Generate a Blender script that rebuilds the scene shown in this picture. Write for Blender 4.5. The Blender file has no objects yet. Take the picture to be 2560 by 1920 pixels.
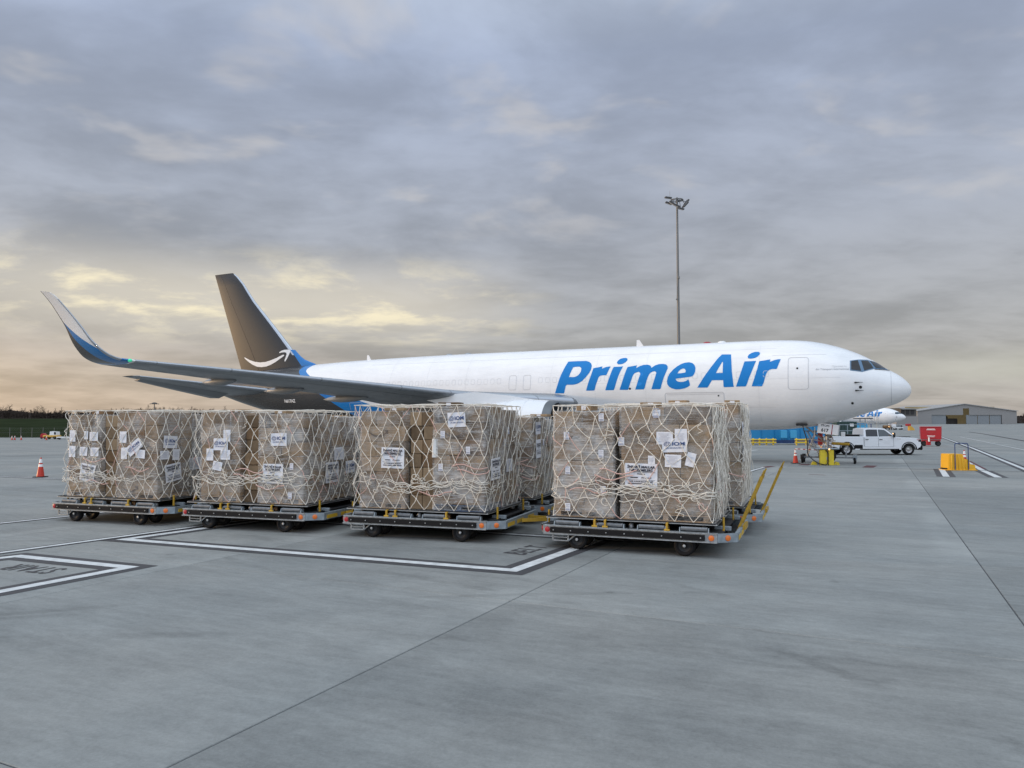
import bpy, bmesh, math, random
from mathutils import Vector, Matrix, Euler

scene = bpy.context.scene
C = scene.collection
R = math.radians
rnd = random.Random(7)

# ------------------------------------------------------------------ camera
FPX, CAM_H, PITCH = 1866.0, 2.368, math.atan(98 / 1866.0)
cam_data = bpy.data.cameras.new('camera')
cam_data.sensor_width = 36.0
cam_data.lens = 36.0 * FPX / 2560.0
cam_data.clip_start, cam_data.clip_end = 0.1, 6000
cam = bpy.data.objects.new('camera', cam_data)
cam.location = (0, 0, CAM_H)
cam.rotation_euler = (math.pi / 2 + PITCH, 0, 0)
C.objects.link(cam)
scene.camera = cam

# ------------------------------------------------------------------ light
SUN_AZ, SUN_EL = R(-82), R(4.5)          # azimuth from +Y, towards -X
scene.view_settings.view_transform = 'Standard'
scene.view_settings.look = 'None'
scene.view_settings.gamma = 1.0
scene.view_settings.use_curve_mapping = False
scene.view_settings.exposure = 0.0

sun = bpy.data.objects.new('sun', bpy.data.lights.new('sun', 'SUN'))
sun.data.energy = 1.7
sun.data.angle = R(3.0)
sun.data.color = (1.0, 0.66, 0.34)
sd = Vector((math.sin(SUN_AZ) * math.cos(SUN_EL), math.cos(SUN_AZ) * math.cos(SUN_EL), math.sin(SUN_EL)))
sun.rotation_euler = sd.to_track_quat('Z', 'Y').to_euler()
C.objects.link(sun)


class NT:
    """small helper round a node tree"""
    def __init__(self, tree):
        self.t = tree
        tree.nodes.clear()

    def n(self, typ, **kw):
        nd = self.t.nodes.new('ShaderNode' + typ)
        for k, v in kw.items():
            setattr(nd, k, v)
        return nd

    def put(self, sock, v):
        if isinstance(v, bpy.types.NodeSocket):
            self.t.links.new(v, sock)
        elif v is not None:
            sock.default_value = v

    def math(self, op, a, b=None, c=None, clamp=False):
        nd = self.n('Math', operation=op, use_clamp=clamp)
        self.put(nd.inputs[0], a)
        self.put(nd.inputs[1], b)
        self.put(nd.inputs[2], c)
        return nd.outputs[0]

    def mix(self, f, a, b, blend='MIX'):
        nd = self.n('Mix', data_type='RGBA', blend_type=blend)
        self.put(nd.inputs[0], f)
        for s, v in ((nd.inputs[6], a), (nd.inputs[7], b)):
            self.put(s, (*v, 1) if isinstance(v, tuple) and len(v) == 3 else v)
        return nd.outputs[2]

    def ramp(self, f, stops, interp='LINEAR'):
        nd = self.n('ValToRGB')
        cr = nd.color_ramp
        cr.interpolation = interp
        while len(cr.elements) < len(stops):
            cr.elements.new(0.5)
        for e, (p, c) in zip(cr.elements, stops):
            e.position = p
            e.color = (c, c, c, 1) if not isinstance(c, tuple) else (*c, 1)
        self.put(nd.inputs[0], f)
        return nd.outputs[0]

    def noise(self, vec, scale, detail=4, rough=0.55, dist=0.0):
        nd = self.n('TexNoise')
        self.put(nd.inputs['Vector'], vec)
        nd.inputs['Scale'].default_value = scale
        nd.inputs['Detail'].default_value = detail
        nd.inputs['Roughness'].default_value = rough
        nd.inputs['Distortion'].default_value = dist
        return nd.outputs[0]

    def mapping(self, vec, scale=(1, 1, 1), rot=(0, 0, 0), loc=(0, 0, 0)):
        nd = self.n('Mapping')
        self.put(nd.inputs[0], vec)
        nd.inputs['Location'].default_value = loc
        nd.inputs['Rotation'].default_value = rot
        nd.inputs['Scale'].default_value = scale
        return nd.outputs[0]

    def smooth(self, v, a, b, to0=0.0, to1=1.0):
        nd = self.n('MapRange', interpolation_type='SMOOTHSTEP')
        self.put(nd.inputs[0], v)
        nd.inputs[1].default_value, nd.inputs[2].default_value = a, b
        nd.inputs[3].default_value, nd.inputs[4].default_value = to0, to1
        return nd.outputs[0]


def build_world():
    w = bpy.data.worlds.new('World')
    scene.world = w
    w.use_nodes = True
    T = NT(w.node_tree)
    tc = T.n('TexCoord')
    d = tc.outputs['Generated']
    sep = T.n('SeparateXYZ')
    T.put(sep.inputs[0], d)
    x, y, z = sep.outputs
    zc = T.math('MAXIMUM', z, 0.0)
    # clear sky seen through the thinnest parts of the deck
    sky = T.n('TexSky', sky_type='NISHITA', sun_disc=False)
    sky.sun_elevation = SUN_EL
    sky.sun_rotation = SUN_AZ
    sky.altitude = 200
    clear = T.mix(1.0, sky.outputs[0], (0.10, 0.10, 0.10), 'MULTIPLY')
    # cloud deck at a constant height: perspective divide of the direction
    den = T.math('ADD', zc, 0.15)
    comb = T.n('CombineXYZ')
    T.put(comb.inputs[0], T.math('DIVIDE', x, den))
    T.put(comb.inputs[1], T.math('DIVIDE', y, den))
    p = comb.outputs[0]
    warp = T.n('TexNoise')
    T.put(warp.inputs['Vector'], p)
    warp.inputs['Scale'].default_value = 0.7
    warp.inputs['Detail'].default_value = 3
    wv = T.n('VectorMath', operation='MULTIPLY_ADD')
    T.put(wv.inputs[0], warp.outputs['Color'])
    wv.inputs[1].default_value = (0.55, 0.55, 0.0)
    T.put(wv.inputs[2], p)
    pw = T.mapping(wv.outputs[0], scale=(1.0, 1.1, 1), rot=(0, 0, R(-14)), loc=(4.3, 1.7, 0))
    big = T.noise(pw, 0.85, 2, 0.5)
    mid = T.noise(pw, 2.9, 6, 0.54)
    fine = T.noise(T.mapping(pw, scale=(1, 1.3, 1), rot=(0, 0, R(24))), 9.0, 5, 0.55)
    dens = T.math('ADD', T.math('MULTIPLY', big, 0.50), T.math('ADD', T.math('MULTIPLY', mid, 0.39), T.math('MULTIPLY', fine, 0.11)))
    # colour of the deck by elevation
    elev = T.ramp(zc, [(0.0, (0.52, 0.475, 0.435)), (0.035, (0.49, 0.465, 0.44)), (0.12, (0.455, 0.458, 0.472)),
                       (0.26, (0.425, 0.46, 0.54)), (0.45, (0.44, 0.51, 0.67)), (0.72, (0.76, 0.86, 0.99)), (1.0, (1.06, 1.20, 1.34))])
    # the deck thins overhead and away from the sunset, as the light on the aircraft shows
    back = T.smooth(T.math('ADD', T.math('MULTIPLY', y, -1.0), T.math('MULTIPLY', x, -0.40)), -0.45, 0.75, 1.0, 2.3)
    # warmth towards the sun's azimuth, low down
    dotn = T.n('VectorMath', operation='DOT_PRODUCT')
    T.put(dotn.inputs[0], d)
    dotn.inputs[1].default_value = (math.sin(R(-60)), math.cos(R(-60)), 0.08)
    glow = T.smooth(dotn.outputs['Value'], 0.45, 1.0)
    lowm = T.smooth(zc, 0.0, 0.17, 1.0, 0.0)
    warm = T.math('MULTIPLY', glow, lowm)
    c0 = T.mix(T.math('MULTIPLY', warm, 0.85), elev, (0.70, 0.545, 0.41))
    # broken deck: dark bellies and paler gaps
    belly = T.smooth(dens, 0.36, 0.64, 1.17, 0.80)
    c1 = T.mix(1.0, c0, belly, 'MULTIPLY')
    # one brighter break in the deck, low on the sunset side
    band = T.math('MULTIPLY', T.smooth(zc, 0.085, 0.15), T.smooth(zc, 0.155, 0.235, 1.0, 0.0))
    side = T.n('VectorMath', operation='DOT_PRODUCT')
    T.put(side.inputs[0], d)
    side.inputs[1].default_value = (math.sin(R(-19)), math.cos(R(-19)), 0.17)
    sidef = T.smooth(side.outputs['Value'], 0.93, 1.012)
    gapn = T.noise(T.mapping(pw, scale=(0.9, 0.9, 1), loc=(1.1, .4, 0)), 2.8, 6, 0.6)
    gap = T.smooth(gapn, 0.46, 0.68)
    gapf = T.math('MULTIPLY', T.math('MULTIPLY', band, sidef), gap)
    c2 = T.mix(T.math('MULTIPLY', T.math('MULTIPLY', band, sidef), 0.75), c1, (0.84, 0.77, 0.65))
    c2 = T.mix(gapf, c2, (1.12, 1.0, 0.72))
    # cream patches higher up where the deck is thin
    thin = T.math('MULTIPLY', T.smooth(T.noise(T.mapping(pw, loc=(7, 3, 0)), 2.9, 4, 0.5), 0.53, 0.70), T.smooth(zc, 0.16, 0.32))
    c3 = T.mix(T.math('MULTIPLY', thin, 0.55), c2, (0.70, 0.68, 0.68))
    # the pale band along the horizon away from the sun
    rb = T.math('MULTIPLY', T.math('MULTIPLY', T.smooth(zc, 0.035, 0.06), T.smooth(zc, 0.06, 0.10, 1.0, 0.0)), T.smooth(x, 0.25, 0.6))
    c4 = T.mix(T.math('MULTIPLY', rb, 0.6), c3, (0.66, 0.655, 0.58))
    c5 = T.mix(1.0, c4, back, 'MULTIPLY')
    # the glare of the veiled sun itself, well outside the frame on the left
    sg = T.n('VectorMath', operation='DOT_PRODUCT')
    T.put(sg.inputs[0], d)
    sg.inputs[1].default_value = tuple(sd)
    lobe = T.math('POWER', T.math('MAXIMUM', sg.outputs['Value'], 0.0), 9.0)
    lobe = T.math('MULTIPLY', lobe, T.smooth(zc, 0.02, 0.34, 1.0, 0.0))
    glare = T.mix(lobe, (0, 0, 0), (1.6, 1.02, 0.48))
    c5 = T.mix(1.0, c5, glare, 'ADD')
    c6 = T.mix(0.12, c5, clear)
    bg = T.n('Background')
    T.put(bg.inputs['Color'], c6)
    bg.inputs['Strength'].default_value = 0.96
    out = T.n('OutputWorld')
    T.t.links.new(bg.outputs[0], out.inputs[0])


build_world()

# ------------------------------------------------------------------ helpers
def gp(px, py, z=0.0):
    """where the sight line of a photograph pixel meets the level z (survey of the apron)"""
    a, b = (px - 1280) / FPX, -(py - 960) / FPX
    d = Vector((a, math.cos(PITCH) - b * math.sin(PITCH), math.sin(PITCH) + b * math.cos(PITCH)))
    k = (z - CAM_H) / d.z
    return Vector((d.x * k, d.y * k, z))


def tag(o, label=None, cat=None, group=None, kind=None):
    for k, v in (('label', label), ('category', cat), ('group', group), ('kind', kind)):
        if v:
            o[k] = v
    return o


def thing(name, loc, rz, label, cat, group=None):
    o = bpy.data.objects.new(name, None)
    o.empty_display_size = 0.3
    C.objects.link(o)
    o.location = loc
    o.rotation_euler = (0, 0, rz)
    return tag(o, label, cat, group)


def copy_tree(o, parent=None):
    c = o.copy()
    C.objects.link(c)
    c.parent = parent
    for ch in list(o.children):
        copy_tree(ch, c)
    return c


def add(name, mesh, parent=None, loc=None, rot=None, scale=None):
    o = bpy.data.objects.new(name, mesh)
    C.objects.link(o)
    o.parent = parent
    if loc is not None:
        o.location = loc
    if rot is not None:
        o.rotation_euler = rot
    if scale is not None:
        o.scale = scale
    return o


def basis(axis):
    a = Vector(axis).normalized()
    h = Vector((0, 0, 1)) if abs(a.z) < 0.9 else Vector((1, 0, 0))
    u = a.cross(h).normalized()
    return u, a.cross(u).normalized()


class MB:
    def __init__(self):
        self.bm = bmesh.new()
        self.mi = 0

    def _face(self, vs):
        try:
            f = self.bm.faces.new(vs)
            f.material_index = self.mi
            return f
        except ValueError:
            return None

    def box(self, c, size, rot=None, bev=0.0, seg=1):
        r = bmesh.ops.create_cube(self.bm, size=1.0)
        vs = r['verts']
        m = Matrix.Diagonal((*size, 1))
        if rot is not None:
            m = (rot if isinstance(rot, Matrix) else Euler(rot).to_matrix()).to_4x4() @ m
        bmesh.ops.transform(self.bm, matrix=Matrix.Translation(c) @ m, verts=vs)
        fs = {f for v in vs for f in v.link_faces}
        if bev:
            es = list({e for v in vs for e in v.link_edges})
            r = bmesh.ops.bevel(self.bm, geom=es, offset=bev, segments=seg, affect='EDGES', profile=0.5)
            fs = set(r['faces']) | {f for f in fs if f.is_valid}
        for f in fs:
            if f.is_valid:
                f.material_index = self.mi
        return self

    def cyl(self, p0, p1, r0, r1=None, n=14, caps=True):
        r1 = r0 if r1 is None else r1
        p0, p1 = Vector(p0), Vector(p1)
        u, v = basis(p1 - p0)
        rings = []
        for p, r in ((p0, r0), (p1, r1)):
            rings.append([self.bm.verts.new(p + (u * math.cos(a) + v * math.sin(a)) * r) for a in (2 * math.pi * i / n for i in range(n))])
        for i in range(n):
            j = (i + 1) % n
            self._face((rings[0][i], rings[1][i], rings[1][j], rings[0][j]))
        if caps:
            self._face(rings[0])
            self._face(rings[1][::-1])
        return self

    def tube(self, pts, r, n=5, closed=False):
        pts = [Vector(p) for p in pts]
        rings = []
        m = len(pts)
        u = None
        for i, p in enumerate(pts):
            a = pts[(i + 1) % m] if (i < m - 1 or closed) else pts[i]
            b = pts[i - 1] if (i > 0 or closed) else pts[i]
            t = a - b
            if t.length < 1e-6:
                t = Vector((0, 0, 1))
            t.normalize()
            if u is None:
                u, v = basis(t)
            else:
                u = (u - t * u.dot(t))
                if u.length < 1e-4:
                    u, v = basis(t)
                u.normalize()
                v = t.cross(u)
            rr = r[i] if isinstance(r, (list, tuple)) else r
            rings.append([self.bm.verts.new(p + (u * math.cos(k) + v * math.sin(k)) * rr) for k in (2 * math.pi * q / n for q in range(n))])
        for i in range(m if closed else m - 1):
            a, b = rings[i], rings[(i + 1) % m]
            for q in range(n):
                w = (q + 1) % n
                self._face((a[q], a[w], b[w], b[q]))
        if not closed:
            self._face(rings[0][::-1])
            self._face(rings[-1])
        return self

    def lathe(self, prof, org=(0, 0, 0), axis=(0, 0, 1), n=24, closed=False):
        """prof: list of (along axis, radius)"""
        org, ax = Vector(org), Vector(axis).normalized()
        u, v = basis(ax)
        rings = []
        for a, r in prof:
            if r < 1e-5:
                rings.append([self.bm.verts.new(org + ax * a)])
            else:
                rings.append([self.bm.verts.new(org + ax * a + (u * math.cos(k) + v * math.sin(k)) * r) for k in (2 * math.pi * q / n for q in range(n))])
        for i in range(len(rings) - 1 + (1 if closed else 0)):
            a, b = rings[i], rings[(i + 1) % len(rings)]
            for q in range(n):
                w = (q + 1) % n
                if len(a) == 1 and len(b) == 1:
                    continue
                if len(a) == 1:
                    self._face((a[0], b[q], b[w]))
                elif len(b) == 1:
                    self._face((a[q], b[0], a[w]))
                else:
                    self._face((a[q], b[q], b[w], a[w]))
        return self

    def prism(self, poly, z0, z1, mat=None):
        """2-D polygon (x, y) between z0 and z1, then mat"""
        m = mat or Matrix()
        a = [self.bm.verts.new(m @ Vector((x, y, z0))) for x, y in poly]
        b = [self.bm.verts.new(m @ Vector((x, y, z1))) for x, y in poly]
        n = len(poly)
        for i in range(n):
            j = (i + 1) % n
            self._face((a[i], a[j], b[j], b[i]))
        self._face(a[::-1])
        self._face(b)
        return self

    def poly(self, pts):
        self._face([self.bm.verts.new(Vector(p)) for p in pts])
        return self

    def grid(self, rows, closed=False):
        """rows of equally many points joined into quads"""
        vs = [[self.bm.verts.new(Vector(p)) for p in row] for row in rows]
        for a, b in zip(vs, vs[1:]):
            n = len(a)
            for i in range(n if closed else n - 1):
                j = (i + 1) % n
                self._face((a[i], a[j], b[j], b[i]))
        return vs

    def mesh(self, name, mats, smooth=None, fix=True):
        if fix:
            bmesh.ops.recalc_face_normals(self.bm, faces=self.bm.faces)
        me = bpy.data.meshes.new(name)
        self.bm.to_mesh(me)
        self.bm.free()
        for m in (mats if isinstance(mats, (list, tuple)) else [mats]):
            me.materials.append(m)
        if smooth:
            me.shade_smooth()
            me.set_sharp_from_angle(angle=R(smooth))
        return me

    def obj(self, name, mats, parent=None, smooth=None, loc=None, rot=None, fix=True):
        return add(name, self.mesh(name, mats, smooth, fix), parent, loc, rot)


def text_mesh(s, size=1.0, bold=0.0, shear=0.0, align='CENTER', mat=None, spacing=1.0):
    cu = bpy.data.curves.new('lettering', 'FONT')
    cu.body = s
    cu.size = size
    cu.offset = bold
    cu.shear = shear
    cu.align_x = align
    cu.align_y = 'CENTER'
    cu.space_character = spacing
    cu.resolution_u = 3
    o = bpy.data.objects.new('lettering', cu)
    C.objects.link(o)
    bpy.context.view_layer.update()
    me = bpy.data.meshes.new_from_object(o.evaluated_get(bpy.context.evaluated_depsgraph_get()))
    bpy.data.objects.remove(o)
    bpy.data.curves.remove(cu)
    me.materials.clear()
    if mat:
        me.materials.append(mat)
    return me


def outline_mesh(loops):
    """flat filled shape with holes from closed 2-D loops"""
    cu = bpy.data.curves.new('shape', 'CURVE')
    cu.dimensions = '2D'
    cu.fill_mode = 'BOTH'
    for lp in loops:
        sp = cu.splines.new('POLY')
        sp.points.add(len(lp) - 1)
        for pt, (x, y) in zip(sp.points, lp):
            pt.co = (x, y, 0, 1)
        sp.use_cyclic_u = True
    o = bpy.data.objects.new('shape', cu)
    C.objects.link(o)
    bpy.context.view_layer.update()
    me = bpy.data.meshes.new_from_object(o.evaluated_get(bpy.context.evaluated_depsgraph_get()))
    bpy.data.objects.remove(o)
    bpy.data.curves.remove(cu)
    return me


# ------------------------------------------------------------------ materials
M = {}


def mat(name, col, rough=0.5, metal=0.0, spec=0.5, coat=0.0, noise=0.0, nscale=6.0, bump=0.0, bscale=60.0, emit=None, rnd_obj=0.0):
    m = bpy.data.materials.new(name)
    m.use_nodes = True
    T = NT(m.node_tree)
    b = T.n('BsdfPrincipled')
    b.inputs['Roughness'].default_value = rough
    b.inputs['Metallic'].default_value = metal
    b.inputs['Specular IOR Level'].default_value = spec
    b.inputs['Coat Weight'].default_value = coat
    b.inputs['Coat Roughness'].default_value = 0.06
    c = (*col, 1)
    tc = T.n('TexCoord').outputs['Object']
    if noise:
        nz = T.noise(tc, nscale, 5, 0.6)
        lo = tuple(v * (1 - noise) for v in col)
        hi = tuple(min(1, v * (1 + noise)) for v in col)
        c = T.ramp(nz, [(0.28, lo), (0.72, hi)])
        T.put(b.inputs['Roughness'], T.smooth(nz, 0.3, 0.7, max(0, rough - 0.08), min(1, rough + 0.1)))
    if rnd_obj:
        oi = T.n('ObjectInfo')
        v = T.smooth(oi.outputs['Random'], 0, 1, 1 - rnd_obj, 1 + rnd_obj)
        c = T.mix(1.0, c, v, 'MULTIPLY')
    T.put(b.inputs['Base Color'], c)
    if bump:
        bp = T.n('Bump')
        bp.inputs['Strength'].default_value = bump
        bp.inputs['Distance'].default_value = 0.01
        T.put(bp.inputs['Height'], T.noise(tc, bscale, 4, 0.6))
        T.put(b.inputs['Normal'], bp.outputs[0])
    if emit:
        b.inputs['Emission Color'].default_value = (*emit[0], 1)
        b.inputs['Emission Strength'].default_value = emit[1]
    out = T.n('OutputMaterial')
    T.t.links.new(b.outputs[0], out.inputs[0])
    M[name] = m
    return m


mat('white_paint', (0.80, 0.81, 0.82), 0.28, coat=0.5, noise=0.03, nscale=0.8)
mat('white_plain', (0.78, 0.78, 0.78), 0.45, noise=0.04)
mat('dark_paint', (0.030, 0.031, 0.033), 0.26, spec=0.38, coat=0.0)
mat('blue_paint', (0.0, 0.17, 0.50), 0.35, coat=0.2)
mat('lettering_blue', (0.0, 0.185, 0.545), 0.42, spec=0.3)
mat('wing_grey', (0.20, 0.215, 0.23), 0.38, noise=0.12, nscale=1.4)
mat('bare_metal', (0.42, 0.45, 0.49), 0.36, 0.85, noise=0.06, nscale=3)
mat('nacelle_lip', (0.13, 0.14, 0.15), 0.4, 0.6)
mat('engine_dark', (0.02, 0.02, 0.022), 0.5)
mat('fan_metal', (0.16, 0.16, 0.17), 0.35, 0.8)
mat('seam', (0.46, 0.47, 0.49), 0.6)
mat('seam_faint', (0.62, 0.63, 0.65), 0.45)
mat('print_grey', (0.45, 0.47, 0.50), 0.5)
mat('black', (0.012, 0.012, 0.013), 0.5)
mat('black_rubber', (0.012, 0.012, 0.013), 0.8, spec=0.2, noise=0.2)
mat('tyre', (0.014, 0.014, 0.015), 0.85, spec=0.2, noise=0.25, nscale=20)
mat('cockpit_glass', (0.022, 0.025, 0.028), 0.08, spec=0.35)
mat('cockpit_frame', (0.10, 0.19, 0.30), 0.4)
mat('green_lamp', (0.05, 0.8, 0.45), 0.3, emit=((0.08, 0.9, 0.35), 0.2))
mat('beacon_red', (0.30, 0.01, 0.02), 0.3)
mat('steel', (0.36, 0.38, 0.40), 0.42, 0.7, noise=0.2, nscale=9)
mat('galvanised', (0.34, 0.365, 0.38), 0.45, 0.45, noise=0.28, nscale=12)
mat('dolly_grey', (0.26, 0.305, 0.335), 0.5, 0.15, noise=0.28, nscale=9)
mat('dolly_dark', (0.028, 0.029, 0.031), 0.6, 0.1, spec=0.3, noise=0.3, nscale=6)
mat('yellow', (0.62, 0.40, 0.03), 0.5, noise=0.15, nscale=8)
mat('yellow_old', (0.43, 0.26, 0.02), 0.55, noise=0.25, nscale=12)
mat('reflector_red', (0.42, 0.015, 0.02), 0.25, coat=0.6)
mat('reflector_orange', (0.75, 0.17, 0.02), 0.25, coat=0.6)
mat('bronze', (0.24, 0.14, 0.07), 0.4, 0.6)
mat('aluminium', (0.50, 0.52, 0.53), 0.4, 0.75, noise=0.12, nscale=5)
mat('timber', (0.36, 0.25, 0.15), 0.8, noise=0.25, nscale=14, rnd_obj=0.18)
mat('paper', (0.74, 0.75, 0.79), 0.7, noise=0.03)
mat('ink', (0.03, 0.03, 0.045), 0.8)
mat('ink_blue', (0.05, 0.09, 0.22), 0.7)
mat('ink_faint', (0.36, 0.38, 0.46), 0.8)
mat('rope', (0.74, 0.70, 0.62), 0.8, noise=0.12, nscale=30)
mat('rope_pink', (0.66, 0.42, 0.36), 0.8, noise=0.12, nscale=30)
mat('foam_white', (0.78, 0.78, 0.76), 0.6)
mat('skid_blue', (0.035, 0.07, 0.14), 0.5)
mat('cone_orange', (0.52, 0.035, 0.016), 0.45, noise=0.1)
mat('cone_band', (0.80, 0.80, 0.80), 0.35)
mat('cone_red', (0.42, 0.03, 0.02), 0.45)
mat('truck_white', (0.74, 0.76, 0.79), 0.25, coat=0.6)
mat('truck_glass', (0.012, 0.014, 0.016), 0.06, spec=0.7)
mat('truck_glass_light', (0.07, 0.085, 0.09), 0.1, spec=0.7)
mat('chrome', (0.65, 0.66, 0.68), 0.2, 0.95)
mat('rim', (0.42, 0.42, 0.42), 0.35, 0.7)
mat('lamp_amber', (0.8, 0.4, 0.15), 0.3, emit=((1.0, 0.62, 0.28), 1.6))
mat('tail_lamp', (0.30, 0.01, 0.01), 0.3)
mat('red_gse', (0.40, 0.008, 0.015), 0.4, coat=0.3, noise=0.12)
mat('step_yellow', (0.80, 0.43, 0.02), 0.5)
mat('rail_blue', (0.02, 0.055, 0.16), 0.45)
mat('cabinet_yellow', (0.62, 0.48, 0.025), 0.5, noise=0.1)
mat('wall_blue', (0.010, 0.22, 0.46), 0.5, noise=0.08, nscale=0.6)
mat('box_blue', (0.05, 0.34, 0.58), 0.5)
mat('guard_yellow', (0.72, 0.50, 0.03), 0.5)
mat('lamp_dark', (0.075, 0.075, 0.078), 0.6)
mat('mast_grey', (0.19, 0.19, 0.185), 0.55, 0.4, noise=0.15, nscale=0.6)
mat('hangar_grey', (0.255, 0.25, 0.245), 0.7, noise=0.05, nscale=0.1)
mat('hangar_door', (0.215, 0.235, 0.25), 0.7)
mat('hangar_roof', (0.30, 0.30, 0.30), 0.6)
mat('hangar_inside_glow', (0.25, 0.21, 0.13), 0.8, noise=0.4, nscale=0.25, emit=((0.75, 0.6, 0.32), 0.10))  # faint emission paints the lit interior onto the partition
mat('fairing_grey', (0.22, 0.235, 0.245), 0.45)
mat('roller_steel', (0.20, 0.21, 0.22), 0.38, 0.85, noise=0.2, nscale=12)
mat('print_brown', (0.085, 0.055, 0.035), 0.8)
mat('brown_roof', (0.10, 0.095, 0.09), 0.8)
mat('grass', (0.026, 0.034, 0.018), 1.0, spec=0.0, noise=0.35, nscale=0.06)
mat('bark', (0.042, 0.034, 0.030), 1.0, spec=0.0, noise=0.2)
mat('twigs', (0.058, 0.046, 0.039), 1.0, spec=0.0)
mat('fence_steel', (0.11, 0.115, 0.115), 0.7)
mat('mark_white', (0.56, 0.58, 0.58), 0.7, noise=0.22, nscale=5)
mat('mark_black', (0.045, 0.045, 0.05), 0.7, noise=0.25, nscale=3)
mat('mark_red', (0.10, 0.03, 0.035), 0.8, noise=0.3, nscale=3)
mat('old_patch', (0.125, 0.135, 0.135), 0.8, noise=0.25, nscale=4)
mat('sealant', (0.065, 0.068, 0.07), 0.85, noise=0.3, nscale=4)
mat('container_green', (0.02, 0.05, 0.045), 0.6)
mat('hose', (0.012, 0.012, 0.013), 0.6)
mat('ramp_yellow', (0.62, 0.36, 0.06), 0.6)


def concrete(name, u_dir, joints=False):
    m = bpy.data.materials.new(name)
    m.use_nodes = True
    T = NT(m.node_tree)
    b = T.n('BsdfPrincipled')
    pos = T.n('NewGeometry').outputs['Position']
    oi = T.n('ObjectInfo').outputs['Random']
    rp = T.mapping(pos, rot=(0, 0, -u_dir))
    lg = T.noise(pos, 0.16, 5, 0.55)
    # brushed finish and wheel scrubbing, drawn out along the taxi direction
    st = T.noise(T.mapping(rp, scale=(0.16, 1.3, 1)), 1.1, 6, 0.62)
    st2 = T.noise(T.mapping(rp, scale=(0.05, 2.6, 1), rot=(0, 0, R(7))), 1.6, 5, 0.6, 0.4)
    blot = T.noise(pos, 0.9, 7, 0.68, 0.6)
    sp = T.noise(pos, 34, 4, 0.7)
    fin = T.noise(pos, 170, 2, 0.6)
    v = T.math('ADD', T.smooth(lg, 0.3, 0.7, -0.06, 0.06), T.smooth(st, 0.3, 0.72, -0.08, 0.08))
    v = T.math('ADD', v, T.smooth(blot, 0.32, 0.68, -0.085, 0.075))
    v = T.math('ADD', v, T.smooth(st2, 0.58, 0.76, 0.0, -0.13))
    v = T.math('ADD', v, T.smooth(sp, 0.25, 0.75, -0.085, 0.085))
    v = T.math('ADD', v, T.smooth(fin, 0.2, 0.8, -0.10, 0.10))
    v = T.math('ADD', v, T.smooth(oi, 0, 1, -0.075, 0.075))
    # finishing marks at arm's-length scale
    md = T.noise(T.mapping(rp, scale=(0.45, 1.7, 1)), 5.0, 6, 0.7, 0.3)
    md2 = T.noise(pos, 11.0, 5, 0.7)
    v = T.math('ADD', v, T.smooth(md, 0.28, 0.72, -0.085, 0.085))
    v = T.math('ADD', v, T.smooth(md2, 0.28, 0.72, -0.06, 0.06))
    # cleaner strips of newer concrete along the long joints
    su = T.n('SeparateXYZ')
    T.put(su.inputs[0], rp)
    uu = T.math('ADD', T.math('MODULO', T.math('ADD', su.outputs[0], 4.45 + 595.0), 5.95), T.math('MULTIPLY', md, 0.25))
    edge = T.math('MULTIPLY', T.smooth(uu, 5.35, 5.75), T.smooth(lg, 0.42, 0.58))
    v = T.math('ADD', v, T.math('MULTIPLY', edge, 0.15))
    # tyre scuffs: long arcs left by turning tugs and dollies
    sp2 = T.n('SeparateXYZ')
    T.put(sp2.inputs[0], pos)
    for cx, cy, rad, w_, seed_ in ((-9, 2, 13.2, .11, 0), (-9, 2, 14.6, .09, 3), (14, 30, 24.0, .10, 5), (14, 30, 25.3, .10, 7), (-3, -14, 22.5, .12, 9), (3, -20, 30.6, .09, 12), (20, -4, 17.4, .12, 15), (20, -4, 18.6, .08, 18), (-14, 30, 22, .10, 21)):
        dx, dy = T.math('SUBTRACT', sp2.outputs[0], cx), T.math('SUBTRACT', sp2.outputs[1], cy)
        dd = T.math('SQRT', T.math('ADD', T.math('MULTIPLY', dx, dx), T.math('MULTIPLY', dy, dy)))
        ring = T.smooth(T.math('ABSOLUTE', T.math('SUBTRACT', dd, rad)), w_ * .4, w_ * 1.3, 1.0, 0.0)
        brk = T.smooth(T.noise(T.mapping(pos, loc=(seed_, seed_ * 2, 0)), 0.42, 5, 0.65), 0.48, 0.62)
        v = T.math('SUBTRACT', v, T.math('MULTIPLY', T.math('MULTIPLY', ring, brk), 0.17))
    # scattered drips and rubber spots
    vor = T.n('TexVoronoi', feature='F1')
    T.put(vor.inputs['Vector'], pos)
    vor.inputs['Scale'].default_value = 0.55
    vor.inputs['Randomness'].default_value = 1.0
    spot = T.smooth(T.math('ADD', vor.outputs['Distance'], T.math('MULTIPLY', sp, 0.05)), 0.05, 0.085, 1.0, 0.0)
    v = T.math('SUBTRACT', v, T.math('MULTIPLY', spot, 0.22))
    if joints:
        br = T.n('TexBrick', offset=0.0, squash=1.0)
        T.put(br.inputs['Vector'], T.mapping(rp, loc=(4.45, -9.05, 0)))
        br.inputs['Scale'].default_value = 1.0
        br.inputs['Brick Width'].default_value = 5.95
        br.inputs['Row Height'].default_value = 5.81
        br.inputs['Mortar Size'].default_value = 0.03
        v = T.math('SUBTRACT', v, T.math('MULTIPLY', br.outputs['Fac'], 0.45))
    val = T.math('MULTIPLY', T.math('ADD', v, 1.0), 1.0)
    tint = T.mix(T.smooth(lg, 0.35, 0.65), (0.216, 0.230, 0.227), (0.240, 0.246, 0.236))
    col = T.mix(1.0, tint, val, 'MULTIPLY')
    T.put(b.inputs['Base Color'], col)
    T.put(b.inputs['Roughness'], T.smooth(blot, 0.3, 0.7, 0.62, 0.82))
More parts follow.
